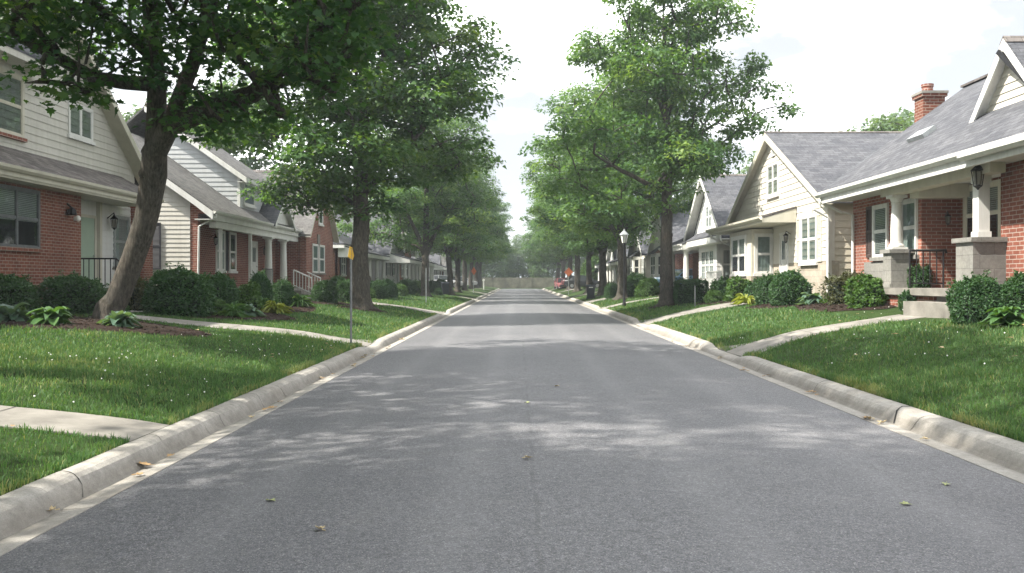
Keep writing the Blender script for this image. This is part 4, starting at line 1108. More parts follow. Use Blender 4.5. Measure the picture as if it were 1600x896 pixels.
# near leaning maple on the left lawn
b0 = (-8.6, 18.7, gz(-8.6, 18.7))
z0 = b0[2]
near = tree_meshes('near', 3,
    [(-8.6,18.7,z0,.27),(-8.45,18.7,z0+.5,.245),(-8.12,18.7,z0+1.35,.235),(-7.78,18.6,z0+2.3,.24),(-7.58,18.45,z0+3.1,.265),(-7.5,18.3,z0+3.55,.25),(-7.1,18.1,z0+4.05,.21),(-6.3,18.0,z0+4.35,.21),(-5.3,17.8,z0+4.65,.18),(-4.5,17.3,z0+5.15,.15),(-3.3,16.7,z0+5.95,.11),(-2.3,16.2,z0+6.5,.07),(-1.5,15.8,z0+7.1,.04)],
    [(-7.3,16.6,6.5,2.5,2.2,1.2,58),(-9.0,16.4,6.9,1.5,1.6,.8,30),(-8.4,16.4,5.3,.8,.8,.5,7),(-4.6,16.4,6.5,1.8,2.2,1.2,48),(-3.4,16.0,5.9,1.0,1.6,.9,22),(-5.6,17.0,4.9,1.2,1.0,.42,12),(-6.0,15.5,7.9,3.2,2.6,1.2,56),(-9.6,15.6,7.4,2.2,2.4,1.0,50),(-2.2,16.0,7.9,1.7,2.0,.95,44),(-6.6,16.0,10.2,4.4,4.8,2.2,170)],
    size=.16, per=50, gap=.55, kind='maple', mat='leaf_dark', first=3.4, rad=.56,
    limbs=[[(-7.5,18.3,z0+3.55,.21),(-7.42,18.2,z0+4.4,.195),(-7.4,18.0,z0+5.4,.18),(-7.35,17.7,z0+6.8,.17),(-7.2,17.2,z0+9.0,.09)],
           [(-7.5,18.1,z0+4.7,.16),(-8.4,17.5,z0+4.9,.13),(-9.4,16.7,z0+5.5,.10),(-10.6,16.2,z0+6.6,.06)],
           [(-7.4,18.0,z0+5.4,.13),(-8.4,17.2,z0+6.4,.10),(-9.4,16.6,z0+7.6,.05)],
           [(-7.1,18.1,z0+4.05,.17),(-6.5,17.7,z0+5.2,.14),(-5.9,17.3,z0+6.6,.10),(-5.4,16.9,z0+8.4,.05)],
           [(-5.3,17.8,z0+4.65,.09),(-4.4,17.2,z0+4.75,.06),(-3.4,16.6,z0+4.9,.03)]])
plant_tree(near, b0[0], b0[1], 'big leaning maple rising from the mulch bed before the dark brick house, its trunk forked')
# street trees: four grown models
def street(seed, H, R, low, lean=0.0, fork=None, n=300, per=62, kind='lobed', size=.165, tr=.33, mat='leaf', split=None):
    r = random.Random(seed); tk = [(0,0,0,tr)]
    m = 7
    for i in range(1, m+1):
        q = i/m; tk.append((lean*q*q*2+r.uniform(-.08,.08), r.uniform(-.1,.1), H*.82*q, tr*(1-q)**.75*.92+.03))
    bl = []
    nb = 13
    bl.append((0,0,H*.56,R*.50,R*.50,H*.34,int(n*.20)))
    for i in range(nb):
        a = i*2.4+seed; q = (i+.5)/nb; zc = low+1.1+(H-low-2.4)*q
        rr = R*(.88-.42*max(0, q-.45)/.55)*r.uniform(.58, .80)
        w = R*.40*r.uniform(.75, 1.25)
        bl.append((rr*math.cos(a), rr*math.sin(a), zc, w*1.15, w*1.15, w*.45, int(n*.74/nb)))
    bl.append((r.uniform(-.6,.6), r.uniform(-.6,.6), H-1.0, R*.3, R*.3, 1.2, int(n*.06)))
    limbs = []
    if split:
        for (z1, dx, dy, dz, ra) in split: limbs.append([(0,0,z1,ra),(dx*.35,dy*.35,z1+dz*.4,ra*.85),(dx*.75,dy*.75,z1+dz*.75,ra*.6),(dx,dy,z1+dz,ra*.3)])
    return tree_meshes('street%d' % seed, seed, tk, bl, size=size, per=per, gap=.78, kind=kind, first=low*.75, limbs=limbs, rad=.74, mat=mat)
SA = street(21, 15.5, 5.7, 3.6, .1, n=520, per=125, size=.195, mat='leaf_mid', tr=.38, split=[(4.2,2.6,-1,3.0,.13),(6.0,-2.4,.8,3.2,.13),(5.2,3.6,1.2,1.6,.11),(8.0,2.5,-1.4,4.2,.11)])
SB = street(34, 15.5, 5.2, 4.0, -.05, n=330, per=125, size=.19, tr=.34, split=[(4.6,-3.6,-.6,1.8,.12),(7.6,1.9,-.5,5.6,.10),(7.8,-2.2,.5,5.0,.10),(6.2,3.4,.4,2.2,.09)])
SCC = street(47, 14.0, 5.2, 3.4, .2, n=340, per=135, size=.18, tr=.30, split=[(2.9,2.0,.3,3.8,.18),(2.9,-1.8,-.4,3.8,.17)])
SD = street(58, 13.5, 5.0, 3.2, -.15, n=330, per=135, size=.18, tr=.28, split=[(3.2,-2.2,.5,3.0,.16),(3.5,1.9,-.8,3.2,.14)])
GL, GR = 'street trees along the verge with the yellow sign', 'street trees along the verge with the lamp post'
plant_tree(SA, -6.05, 34, 'large street maple with knobbly thick trunk standing between two front walks', GL, .2)
plant_tree(SB, 6.3, 37.8, 'tall open-crowned street maple with lone upright trunk beside the clipped box hedge', GR, .0, .87, 1.0)
for i, (x, y, me, k, rot, lb) in enumerate([
    (-6.3, 60, SCC, .95, .4, 'forked street maple with pale stake at its foot, next beyond the knobbly trunk'),
    (-5.7, 73.5, SD, .92, 1.3, 'slim street maple growing right behind the dark bin'),
    (-5.9, 86, SCC, .9, 2.6, 'forked street maple next beyond the tree with the bin'),
    (-6.0, 99, SB, .85, 3.6, 'thick dark trunked street maple just before the orange sign near the lilac car'),
    (-6.0, 112, SD, .95, 4.4, 'thin street maple just past the orange sign on that verge'),
    (-6.0, 126, SB, .95, 5.2, 'far street maple beside the silver parked car'),
    (-6.1, 140, SCC, 1.05, 0.9, 'last street maple before the end fence on the binless far verge')]):
    plant_tree(me, x, y, lb, GL, rot, k)
for i, (x, y, me, k, rot, lb) in enumerate([
    (6.2, 53, SD, 1.05, .3, 'leaning street maple directly behind the black lamp post'),
    (6.2, 65.5, SCC, 1.0, 1.9, 'street maple with flared foot standing just past the dark bin with pale label'),
    (6.2, 78, SD, .95, 2.8, 'slim street maple between the bin and the black parked car'),
    (6.1, 92, SB, .95, 3.9, 'street maple with reddish trunk behind the orange diamond sign'),
    (6.2, 107, SD, 1.1, 4.9, 'dim street maple next beyond the red parked car'),
    (6.2, 122, SCC, 1.05, 5.6, 'far street maple before the white post'),
    (6.2, 138, SA, .9, .7, 'last street maple before the end fence on the verge with the diamond sign')]):
    plant_tree(me, x, y, lb, GR, rot, k)
# trees beside and behind the camera that shade the foreground
SE = street(65, 16.0, 6.2, 6.6, .1, n=270, per=62, size=.21, tr=.38)
plant_tree(SE, -7.3, 10.3, 'tall high-crowned street maple beside the near walk, its shade on the asphalt', GL, 4.4, 1.0)
plant_tree(SD, -6.8, 1.5, 'street maple abreast of the camera, shading the nearest asphalt', GL, 1.1, 1.05)
plant_tree(SCC, -7.0, -5.5, 'street maple behind the camera that shades the near asphalt', GL, 2.0, 1.0)
# trees in the back gardens and beyond the fence
BG = [tree_meshes('back%d' % s, s, [(0,0,0,.35),(0,.1,3,.3),(.1,0,7,.18),(0,0,10.5,.06)], [(0,0,7.2,4.6,4.6,4.2,130),(1.5,.5,10,2.5,2.5,2.2,40),(-2,-.5,8,2.6,2.6,2.2,40)], size=.30, per=46, gap=.85, kind='lobed', mat='leaf_far', first=2.2, rad=.85, knob=False) for s in (71, 72)]
def conifer(seed):
    rng = np.random.default_rng(seed); mb = MB(); mb.use('bark'); mb.tube([(0,0,-.3),(0,0,6),(0,0,14.3)], [.32,.2,.02], 10)
    P = []
    for i in range(46):
        z = 1.2+13*(i/46); L = 3.3*(1-z/14.8)+.2
        for k in range(7):
            a = rng.uniform(0, 6.28); e = np.array((math.cos(a)*L, math.sin(a)*L, z-.35*L)); s = np.array((0,0,z))
            if L > .6: mb.tube([s, tuple((s+e)/2+np.array((0,0,.1))), tuple(e)], [.03,.02,.006], 4)
            m = int(26*L+12); q = rng.random((m,1))**.7; P.append(s+(e-s)*q+rng.normal(0, .16, (m,3)))
    P = np.concatenate(P); return mb.mesh('conifer_trunk', smooth=True), leaf_mesh('conifer_crown', P, np.tile((0,0,-.3),(len(P),1))+rng.normal(0,.3,(len(P),3)), .34, 'blade', 'leaf_far', rng, .4)
CON = conifer(5)
for i, (x, y, me, k, rot, lb, z) in enumerate([
    (-22, 62, BG[0], 1.25, .3, 'pale garden tree rising over the brown roof of the porch house', .8),
    (-27, 72, BG[1], 1.3, 1.2, 'hazy garden tree behind the steep gable roof', .8),
    (-20, 84, BG[0], 1.0, 2.4, 'back garden tree behind the white narrow-fronted house', .7),
    (-19, 110, BG[1], 1.1, 3.0, 'back garden tree behind the low pale house', .7),
    (-17, 128, CON, .8, 0, 'blue-grey conifer behind the bins and trunks', .7),
    (33, 78, BG[1], 1.32, .5, 'garden tree over the ridge of the cream gable house', .7),
    (24.5, 56, BG[0], .97, 1.5, 'garden tree peeping above the chimney end of the grey roof', .7),
    (30.0, 74, BG[0], 1.16, 5.2, 'smaller garden tree beside the one over the cream gable ridge', .7),
    (23, 75, BG[1], 1.0, 2.2, 'pale garden tree above the ridge of the white porch house', .7),
    (20, 92, BG[0], 1.0, 3.1, 'garden tree behind the cream bay-window house', .7),
    (19, 118, BG[1], 1.0, 4.0, 'garden tree behind the parked cars', .7)]):
    plant_tree(me, x, y, lb, 'trees in the back gardens', rot, k, None, z, 'conifer_tree' if me is CON else 'garden_tree')
BG.append(tree_meshes('low', 73, [(0,0,0,.3),(0,0,3,.25),(0,.2,8,.08)], [(0,0,4.0,4.2,4.2,3.4,150),(1,0,7,2.6,2.6,2.2,40)], size=.34, per=44, gap=.85, mat='leaf_far', first=.8, rad=.9, knob=False))
for i, (x, y, me, k) in enumerate([(-13,166,BG[2],.9),(-5,168,BG[2],.85),(0,172,BG[2],.8),(5.5,167,BG[2],.85),(14,166,BG[2],.95),(-21,168,BG[2],1.0),(22,168,BG[2],1.0),(-17,172,BG[0],1.15),(-10.5,176,CON,.9),(-7,169,BG[1],1.1),(-2.5,178,CON,.75),(1,184,BG[1],.9),(3.5,175,CON,.70),(7.5,172,BG[0],1.0),(11,168,BG[1],1.2),(17,174,BG[0],1.2),(-24,180,BG[1],1.3),(25,180,BG[1],1.25)]):
    plant_tree(me, x, y, 'hazy blue-grey conifer in the wood beyond the end fence' if me is CON else 'hazy broadleaf tree in the wood beyond the end fence', 'conifers beyond the end fence' if me is CON else 'broadleaf trees beyond the end fence', i*1.3, k, None, .15, 'conifer_tree' if me is CON else 'wood_tree')

# ------------------------------------------------------------------ shrubs
def shrub_mesh(name, seed, mat, n=7000, size=.055, kind='blade', boxy=0.0, rough=.12, core=.80, loose=.05, up=.3):
    """A unit shrub (diameter 1, height 1) of small leaves over an uneven dark filler core."""
    rng = np.random.default_rng(seed)
    d = rng.normal(0, 1, (n,3)); d /= np.linalg.norm(d, axis=1, keepdims=True)
    d[:,2] = np.where(d[:,2] < -.55, -d[:,2], d[:,2])
    ph = rng.uniform(0, 6.28, 9); w = rng.normal(0, 1, (9,3))*3.2
    def lump(d): return 1+rough*sum(np.sin(d@w[i]+ph[i]) for i in range(9))/3
    def shape(d):
        p = .5
        if boxy: 
            m = np.max(np.abs(d)*np.array((1,1,1)), axis=1, keepdims=True); d = d*(1-boxy)+d/m*boxy*.86
        return d*.5*lump(d)[:,None]
    q = 1-np.abs(rng.normal(0, loose, (n,1)))+np.abs(rng.normal(0, loose*.5, (n,1)))
    P = shape(d)*q; P[:,2] = P[:,2]*1.25+.34
    P[:,2] = np.maximum(P[:,2], .02)
    ns = 26; sd_ = d[rng.integers(0, n, ns)]; sd_[:,2] = np.abs(sd_[:,2])+.25; sd_ /= np.linalg.norm(sd_, axis=1, keepdims=True)
    k_ = 22; q_ = rng.random((ns, k_, 1)); L_ = rng.uniform(.03, .13, (ns,1,1)); b_ = shape(sd_); b_[:,2] = b_[:,2]*1.25+.34
    sp_ = (b_[:,None,:]+sd_[:,None,:]*L_*q_+np.array((0,0,1.0))*L_*q_*.6+rng.normal(0, .012, (ns, k_, 3))).reshape(-1,3)
    P = np.concatenate([P, sp_]); d = np.concatenate([d, np.repeat(sd_, k_, 0)])
    me1 = leaf_mesh(name, P, d, size, kind, mat, rng, -.2, up, .7)
    # core
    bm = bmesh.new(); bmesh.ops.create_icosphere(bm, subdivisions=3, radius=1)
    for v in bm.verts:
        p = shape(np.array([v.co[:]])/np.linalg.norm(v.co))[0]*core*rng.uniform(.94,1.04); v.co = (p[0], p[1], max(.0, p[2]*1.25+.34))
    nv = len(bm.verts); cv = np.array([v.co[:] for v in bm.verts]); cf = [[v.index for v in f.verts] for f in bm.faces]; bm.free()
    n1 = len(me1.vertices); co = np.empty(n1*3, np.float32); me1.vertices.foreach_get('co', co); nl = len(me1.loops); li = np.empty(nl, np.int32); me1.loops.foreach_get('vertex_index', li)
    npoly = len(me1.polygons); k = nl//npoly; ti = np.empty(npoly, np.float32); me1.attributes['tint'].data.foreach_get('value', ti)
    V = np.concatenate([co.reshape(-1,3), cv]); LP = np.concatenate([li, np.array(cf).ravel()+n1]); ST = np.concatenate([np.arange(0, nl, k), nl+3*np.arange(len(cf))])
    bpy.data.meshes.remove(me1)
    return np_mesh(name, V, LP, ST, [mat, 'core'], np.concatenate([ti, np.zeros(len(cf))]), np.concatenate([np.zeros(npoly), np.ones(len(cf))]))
SH = {'dark': [shrub_mesh('dark_shrub', 1, 'shrub', 9000, .062, loose=.06, rough=.055), shrub_mesh('dark_shrub', 2, 'shrub', 9000, .060, rough=.085, loose=.065)],
      'light': [shrub_mesh('light_shrub', 3, 'shrub_light', 5000, .065, 'lobed', rough=.2, loose=.08), shrub_mesh('leafy_shrub', 8, 'shrub_light', 3200, .085, 'lobed', rough=.26, loose=.11, core=.7)],
      'brown': [shrub_mesh('brown_shrub', 4, 'shrub_brown', 3800, .06, 'lobed', rough=.25, loose=.13, core=.68)],
      'box': [shrub_mesh('box_hedge', 5, 'shrub', 13000, .045, boxy=.75, rough=.05)],
      'leafy': [shrub_mesh('leafy_shrub', 6, 'shrub', 3600, .085, 'lobed', rough=.25, loose=.11, core=.7)]}
def shrub(kind, var, px, d, w, h, label, group=None, x=None, depth=None, name=None):
    X = WX(px, d) if x is None else x
    o = link(name or {'box': 'box_hedge'}.get(kind, 'shrub'), SH[kind][var % len(SH[kind])], None, (X, d, gz(X, d)-.02))
    k = .87 if kind == 'dark' else .93
    o.scale = (w*k, (depth or w)*k, h*(k+.04)); o.rotation_euler = (0, 0, 0 if kind == 'box' else (px*.37) % 6.28)
    return tag(o, label, 'hedge' if kind == 'box' else 'shrub', group)
shrub('dark', 0, 10, 19.3, 1.35, .95, 'dark clipped shrub cut off by the frame edge under the brick house window')
shrub('dark', 1, 112, 20.3, 1.55, 1.0, 'wide dark clipped shrub below the iron handrail of the brick house')
shrub('leafy', 0, 178, 19.4, .55, .62, 'small leafy sucker growth at the foot of the leaning maple')
shrub('brown', 0, 213, 23.6, .80, .85, 'thin brownish shrub beside the concrete steps')
shrub('dark', 1, 281, 22.6, 1.72, 1.38, 'largest round dark yew, at the corner before the pale siding panel')
shrub('dark', 0, 343, 25.4, 1.15, 1.18, 'round dark yew beside the largest yew, in front of the porch window')
shrub('light', 0, 337, 23.3, .62, .46, 'low green shrub tucked in front of the two big yews')
shrub('light', 1, 387, 27.2, .82, .80, 'yellow-green rounded shrub beside the thin porch post')
shrub('dark', 0, 407, 30.0, .85, 1.28, 'upright dark shrub before the front door of the porch house')
shrub('dark', 1, 441, 31.4, .86, 1.08, 'round dark shrub at the foot of the white stair rail')
shrub('dark', 0, 508, 36.5, 1.15, 1.02, 'round dark shrub below the paired windows of the steep brick gable')
shrub('dark', 1, 541, 39.5, 1.2, 1.15, 'dark shrub half hidden by the yellow sign pole')
shrub('dark', 0, 528, 42.0, 1.3, 1.2, 'dark shrub behind the one beside the yellow sign pole')
shrub('light', 0, 578, 46.0, .65, .55, 'little golden shrub just past the knobbly trunk')
shrub('dark', 1, 589, 48.0, 1.4, 1.15, 'wide dark shrub just past the knobbly trunk')
shrub('dark', 0, 605, 50.0, 1.3, 1.1, 'sloping dark shrub behind the wide one past the knobbly trunk')
shrub('light', 0, 624, 56, 1.0, .72, 'low pale green mound in front of the small brick house')
shrub('dark', 1, 636, 61, 1.4, 1.15, 'round dark shrub before the small brick house')
shrub('light', 1, 651, 66, 1.0, .95, 'light green shrub beside the round one before the small brick house')
GF = 'small far shrubs along the distant fronts'
for px, d, w, h in ((662,74,1.4,1.1),(676,72,1.3,1.1),(688,84,1.6,1.2),(684,66,.8,.6)):
    shrub('dark', int(px), px, d, w, h, 'small far shrub between the trunks beside the dark bin', GF)
# right side
shrub('dark', 1, 1525, 15.4, .95, .92, 'round dark yew in front of the square porch column pedestal')
shrub('dark', 0, 1602, 15.0, 1.0, .85, 'dark yew cut off by the frame edge below the brick wing')
shrub('leafy', 0, 1444, 19.9, .42, .42, 'small fern-like shrub in the corner of the porch steps', x=8.75)
shrub('light', 1, 1357, 21.6, .95, .74, 'white-flowered leafy shrub at the brick porch corner')
shrub('brown', 0, 1318, 23.4, .98, .86, 'spiky olive shrub below the dark shuttered window')
shrub('dark', 0, 1236, 26.6, 1.32, 1.12, 'big round dark yew before the cream gable house')
shrub('dark', 1, 1203, 28.6, 1.1, 1.12, 'dark yew behind the big round one at the cream gable house')
shrub('light', 1, 1158, 33.0, 1.15, .85, 'leafy green shrub under the bay window')
shrub('leafy', 1, 1181, 31.5, .8, .62, 'low leafy shrub between the bay window and the dark yews')
shrub('leafy', 0, 1128, 34.5, .95, .8, 'mixed leafy shrub beside the clipped box hedge')
shrub('light', 0, 1116, 34.0, .62, .5, 'small round light shrub at the end of the clipped box hedge')
shrub('box', 0, 1080, 37.5, 1.65, 1.12, 'clipped square-sided box hedge in front of the white porch house', depth=1.3)
shrub('dark', 0, 1140, 38.5, 1.6, .95, 'dark feathery shrub behind the leafy border by the white railing')
shrub('light', 0, 1012, 50, 1.25, 1.02, 'clipped light green round shrub before the brick house with the grey roof')
shrub('dark', 1, 989, 54, 1.5, 1.1, 'dark mounded shrub beside the light green round one')
shrub('dark', 0, 993, 60, 1.9, 1.45, 'tall dark mounded shrub behind the pair of round shrubs')
shrub('dark', 1, 958, 58, 1.2, 1.1, 'dark round shrub just past the lamp post tree')
shrub('brown', 0, 947, 68, 1.1, .9, 'rusty shrub beside the tree with the flared foot')
shrub('light', 1, 926, 100, 3.0, 3.2, 'tall pale leafy bush behind the parked cars')
o = shrub('leafy', 1, 1424, 20.8, .5, .5, 'small leafy shrub on the porch floor behind the black railing', x=9.42); o.location.z = 1.42
# hostas and other leafy clumps
def clump_mesh(name, seed, mat, n=64, L=.40, w=.17, up=.95):
    r = random.Random(seed); V = []; F = []; tint = []
    for i in range(n):
        a = r.uniform(0, 6.28); l = L*r.uniform(.65,1.15); e = r.uniform(.25,1.25)*up; k = 6; ww = w*r.uniform(.7,1.2)
        t = r.gauss(.45, .2)
        o = len(V)
        for j in range(k+1):
            q = j/k; rr = l*(q*math.cos(e)+.18*q*q); z = max(.01, l*(math.sin(e)*q*1.7-1.05*q*q)*1.05+.03)
            wd = ww*max(.03, math.sin(PI*min(1, .08+q*.92))**.8 if q < 1 else .0)*(.25 if q < .2 else 1)
            cx, cy = rr*math.cos(a), rr*math.sin(a); nx, ny = -math.sin(a)*wd/2, math.cos(a)*wd/2
            V += [(cx-nx, cy-ny, z+.02*wd/ww), (cx, cy, z-.025*wd/ww), (cx+nx, cy+ny, z+.02*wd/ww)]
        for j in range(k):
            b = o+3*j; F += [(b, b+1, b+4, b+3), (b+1, b+2, b+5, b+4)]; tint += [t, t+.08]
    return np_mesh(name, V, np.array(F).ravel(), np.arange(0, len(F)*4, 4), [mat], np.clip(tint, 0, 1))
CL = {'green': clump_mesh('hosta', 1, 'hosta'), 'blue': clump_mesh('hosta', 2, 'hosta_blue'), 'gold': clump_mesh('hosta', 3, 'hosta_gold', 60, .40, .07), 'lily': clump_mesh('daylily', 4, 'hosta', 90, .5, .035, 1.1)}
def clump(kind, px, d, k, label, name='hosta'):
    X = WX(px, d); o = link(name, CL[kind], None, (X, d, gz(X, d)+.03)); o.scale = (k, k, k); o.rotation_euler = (0, 0, px % 6.28)
    return tag(o, label, 'plant')
clump('blue', 16, 17.0, 1.25, 'blue-green hosta at the frame edge in the mulch bed')
clump('green', 80, 16.7, 1.2, 'broad green hosta below the wide clipped shrub')
clump('blue', 184, 17.2, 1.1, 'small hosta at the foot of the leaning trunk')
clump('gold', 432, 26.2, 1.3, 'golden spiky clump at the edge of the porch house bed')
clump('blue', 388, 24.0, 1.1, 'silvery low clump in front of the yellow-green shrub')
clump('lily', 365, 23.2, 1.0, 'grassy green clump at the near edge of the porch house bed', 'daylily')
clump('lily', 468, 31.5, 1.2, 'arching green clump below the white stair rail', 'daylily')
clump('lily', 410, 28.3, .9, 'grassy clump before the upright dark shrub', 'daylily')
clump('green', 1573, 14.4, 1.0, 'pale green hosta between the two yews by the brick house')
clump('blue', 1268, 25.6, 1.15, 'silvery clump in front of the cream house plinth')
clump('lily', 1300, 25.2, .8, 'grassy clump between the silvery clump and the olive shrub', 'daylily')
clump('gold', 1165, 30.3, 1.3, 'yellow-green clump at the tip of the bay window bed')
clump('green', 1430, 16.6, .8, 'low clump beside the wide concrete step') if False else None

# ------------------------------------------------------------------ grass
def grass():
    rng = np.random.default_rng(77)
    parts = []
    def region(x0, x1, y0, y1, dens, w, h):
        n = int(abs(x1-x0)*(y1-y0)*dens); x = rng.uniform(min(x0,x1), max(x0,x1), n); y = rng.uniform(y0, y1, n)
        # keep only what the picture could show
        px = 810+FPX*x/np.maximum(y, .5); keep = (px > -140) & (px < 1740)
        for a, b, c, d in PATHS: keep &= ~((x > a-.01) & (x < b+.01) & (y > c-.0) & (y < d+.0))
        for cx, cy, rx, ry in BEDS: keep &= ((x-cx)/rx)**2+((y-cy)/ry)**2 > .98
        keep &= ~((x > 7.6) & (y > 16.6) & (y < 22)); keep &= ~((x > 9.2) & (y < 30))
        patch = .5+.5*np.sin(x*.9+np.sin(y*.6)*1.3)*np.sin(y*.8+x*.3)
        keep &= rng.random(n) < .55+.45*patch
        x, y, patch = x[keep], y[keep], patch[keep]
        tuft = .5+.5*np.sin(x*17+3*np.sin(y*11))*np.sin(y*19+3*np.sin(x*13))
        parts.append((x, y, w*rng.uniform(.6,1.4,len(x)), h*rng.uniform(.45,1.25,len(x))*(.75+.5*patch)*(.55+.8*tuft), patch))
    for xk, s in ((KL, -1), (KR, 1)):
        far = 8.5
        region(xk, xk+s*far, 4.5, 9.5, 2600, .007, .058)
        region(xk, xk+s*far, 9.5, 14, 1700, .009, .060)
        region(xk, xk+s*far, 14, 22, 800, .013, .064)
        region(xk, xk+s*far, 22, 36, 280, .022, .075)
        region(xk, xk+s*9, 36, 70, 90, .04, .08)
        # longer fringe that leans over the kerb and path edges
        region(xk, xk+s*.10, 4.5, 16, 5200, .008, .085); region(xk, xk+s*.12, 16, 40, 1400, .014, .09)
    for a, b, c, d in PATHS[:3]+PATHS[4:6]:
        for q in (c-.09, d+.01): region(a, b, q, q+.08, 3600 if c < 12 else 1600, .009, .085)
    x, y, w, h, patch = [np.concatenate(k) for k in zip(*parts)]
    n = len(x); z = lawn_z(x, y)-.005
    a = rng.uniform(0, 2*PI, n); lean = np.abs(rng.normal(.0, .55, n))*h
    b = rng.uniform(0, 2*PI, n)
    P = np.stack([x, y, z], 1); sd = np.stack([np.cos(a), np.sin(a), 0*a], 1)*w[:,None]/2
    ld = np.stack([np.cos(b), np.sin(b), 0*b], 1)*lean[:,None]; up = np.stack([0*h, 0*h, h], 1)
    V = np.stack([P-sd, P+sd, P+sd*.8+ld*.35+up*.6, P-sd*.8+ld*.35+up*.6, P+ld+up*np.sqrt(np.maximum(.2, 1-(lean/h)**2*.4))[:,None]], 1)
    base = (np.arange(n)*5)[:,None]
    LP = np.concatenate([base+np.array([[0,1,2,3]]), base+np.array([[3,2,4]])], 1).ravel()
    ST = (np.arange(n)*7)[:,None]+np.array([[0,4]]); ST = ST.ravel()
    edge = np.maximum(0, 1-np.minimum(np.abs(x-KL), np.abs(x-KR))/.22)*(np.sin(y*2.3)+np.sin(y*5.1+1) > -.3)
    dry = np.clip(np.sin(x*2.1+1.7*np.sin(y*.9))*np.sin(y*1.4-x*.8+2)-.62, 0, 1)
    t = np.clip(rng.normal(.34, .2, n)+.25*(patch-.5)+.45*(rng.random(n) < .06)+edge*rng.uniform(0, .75, n)+dry*1.1*rng.random(n), 0, 1)
    h = h*(1-.35*dry)
    o = link('grass', np_mesh('grass', V.reshape(-1,3), LP, ST, ['grass'], np.repeat(t, 2)))
    tag(o, kind='stuff')
    print('grass blades', n)
grass()
# white clover heads in the lawn: many tiny tufts
def clover():
    rng = np.random.default_rng(5); mb = MB(); mb.use('petal')
    for s, n in ((-1, 210), (1, 150)):
        c = [(rng.uniform(0, 6), rng.uniform(5.5, 20)) for _ in range(26)]
        for _ in range(n):
            q = c[rng.integers(len(c))]; x = q[0]+rng.normal(0, .5); y = q[1]+rng.normal(0, .6)
            if x < .15 or y < 5: continue
            X = (KL-x) if s < 0 else KR+x
            if any(a < X < b and c_ < y < d for a, b, c_, d in PATHS) or any(((X-cx)/rx)**2+((y-cy)/ry)**2 < 1 for cx, cy, rx, ry in BEDS): continue
            z = gz(X, y)+.055+rng.uniform(0, .02); r = rng.uniform(.008, .014)
            mb.add([(X-r,y,z),(X,y-r,z),(X+r,y,z),(X,y+r,z),(X,y,z+r),(X,y,z-r)], [(0,1,4),(1,2,4),(2,3,4),(3,0,4),(1,0,5),(2,1,5),(3,2,5),(0,3,5)])
    tag(link('clover_flowers', mb.mesh('clover_flowers')), kind='stuff')
clover()
# ------------------------------------------------------------------ street furniture and cars
def single(name, mb, loc, label, cat, group=None, smooth=False):
    return tag(link(name, mb.mesh(name, (0,0,0), smooth), None, loc), label, cat, group)
def kid(name, mb, parent, smooth=False): return link(name, mb.mesh(name, (0,0,0), smooth), parent)
# yellow sign on a steel post
r = empty('street_sign', (-3.82, 20.25, gz(-3.82, 20.25)), 'small yellow sign turned edge-on at the top of a thin steel post', 'sign')
mb = MB(); mb.use('post'); mb.box(-.016,.016,-.010,.010,-.3,2.2); mb.box(-.022,-.016,-.016,.016,-.3,2.2); mb.box(.016,.022,-.016,.016,-.3,2.2); kid('post', mb, r)
mb = MB(); mb.use('yellow'); c, s_ = math.cos(1.10), math.sin(1.10)
for dz, w, h, sk, nn in ((2.10,.14,.17,.0,-.03),): 
    pts = [(-w*.8,-.08),(-.05,.14),(.05,.12),(w*.8,-.05),(.07,-.14),(-.04,-.11)]
    mb.prism([(a*c, a*s_-.03, dz+b*1.1-.02) for a, b in pts], (.004*s_, -.008*c, 0))
kid('sign_plate', mb, r)
mb = MB(); mb.use('galv'); mb.tube([(-.0,-.035,2.16),(0,.02,2.16)], .012, 6); mb.tube([(0,-.035,2.02),(0,.02,2.02)], .012, 6); kid('bolt', mb, r)
# pale stakes
def stake(x, y, h, label, mat='galv'):
    mb = MB(); mb.use(mat); mb.box(-.02,.02,-.02,.02,-.3,h-.03); mb.box(-.028,.028,-.028,.028,h-.03,h); single('marker_stake', mb, (x, y, gz(x, y)), label, 'stake')
stake(-5.1, 49.0, 1.9, 'thin pale stake in the grass by the forked street maple')
stake(6.75, 33.9, .8, 'short grey stake in front of the box hedge', 'post')
# orange diamond signs
def diamond(x, y, rot, h, label):
    r = empty('road_sign', (x, y, gz(x, y)), label, 'sign'); r.rotation_euler = (0, 0, rot)
    mb = MB(); mb.use('galv'); mb.box(-.03,.03,-.03,.03,-.3,h+.2); kid('post', mb, r)
    mb = MB(); mb.use('orange'); d = .44; mb.prism([(-d,-.045,h),(0,-.045,h-d),(d,-.045,h),(0,-.045,h+d)], (0,.01,0)); o = kid('sign_plate', mb, r)
    mb = MB(); mb.use('iron'); e = d-.05
    for a, b in (((-e,0),(0,-e)),((0,-e),(e,0)),((e,0),(0,e)),((0,e),(-e,0))): mb.beam((a[0],-.048,h+a[1]),(b[0],-.048,h+b[1]),.015,.004)
    kid('border', mb, o)
diamond(4.75, 84, .1, 2.15, 'orange diamond road sign on a grey post before the parked cars')
diamond(-4.6, 91, .95, 2.2, 'orange road sign turned aslant among the trunks beyond the dark bin')
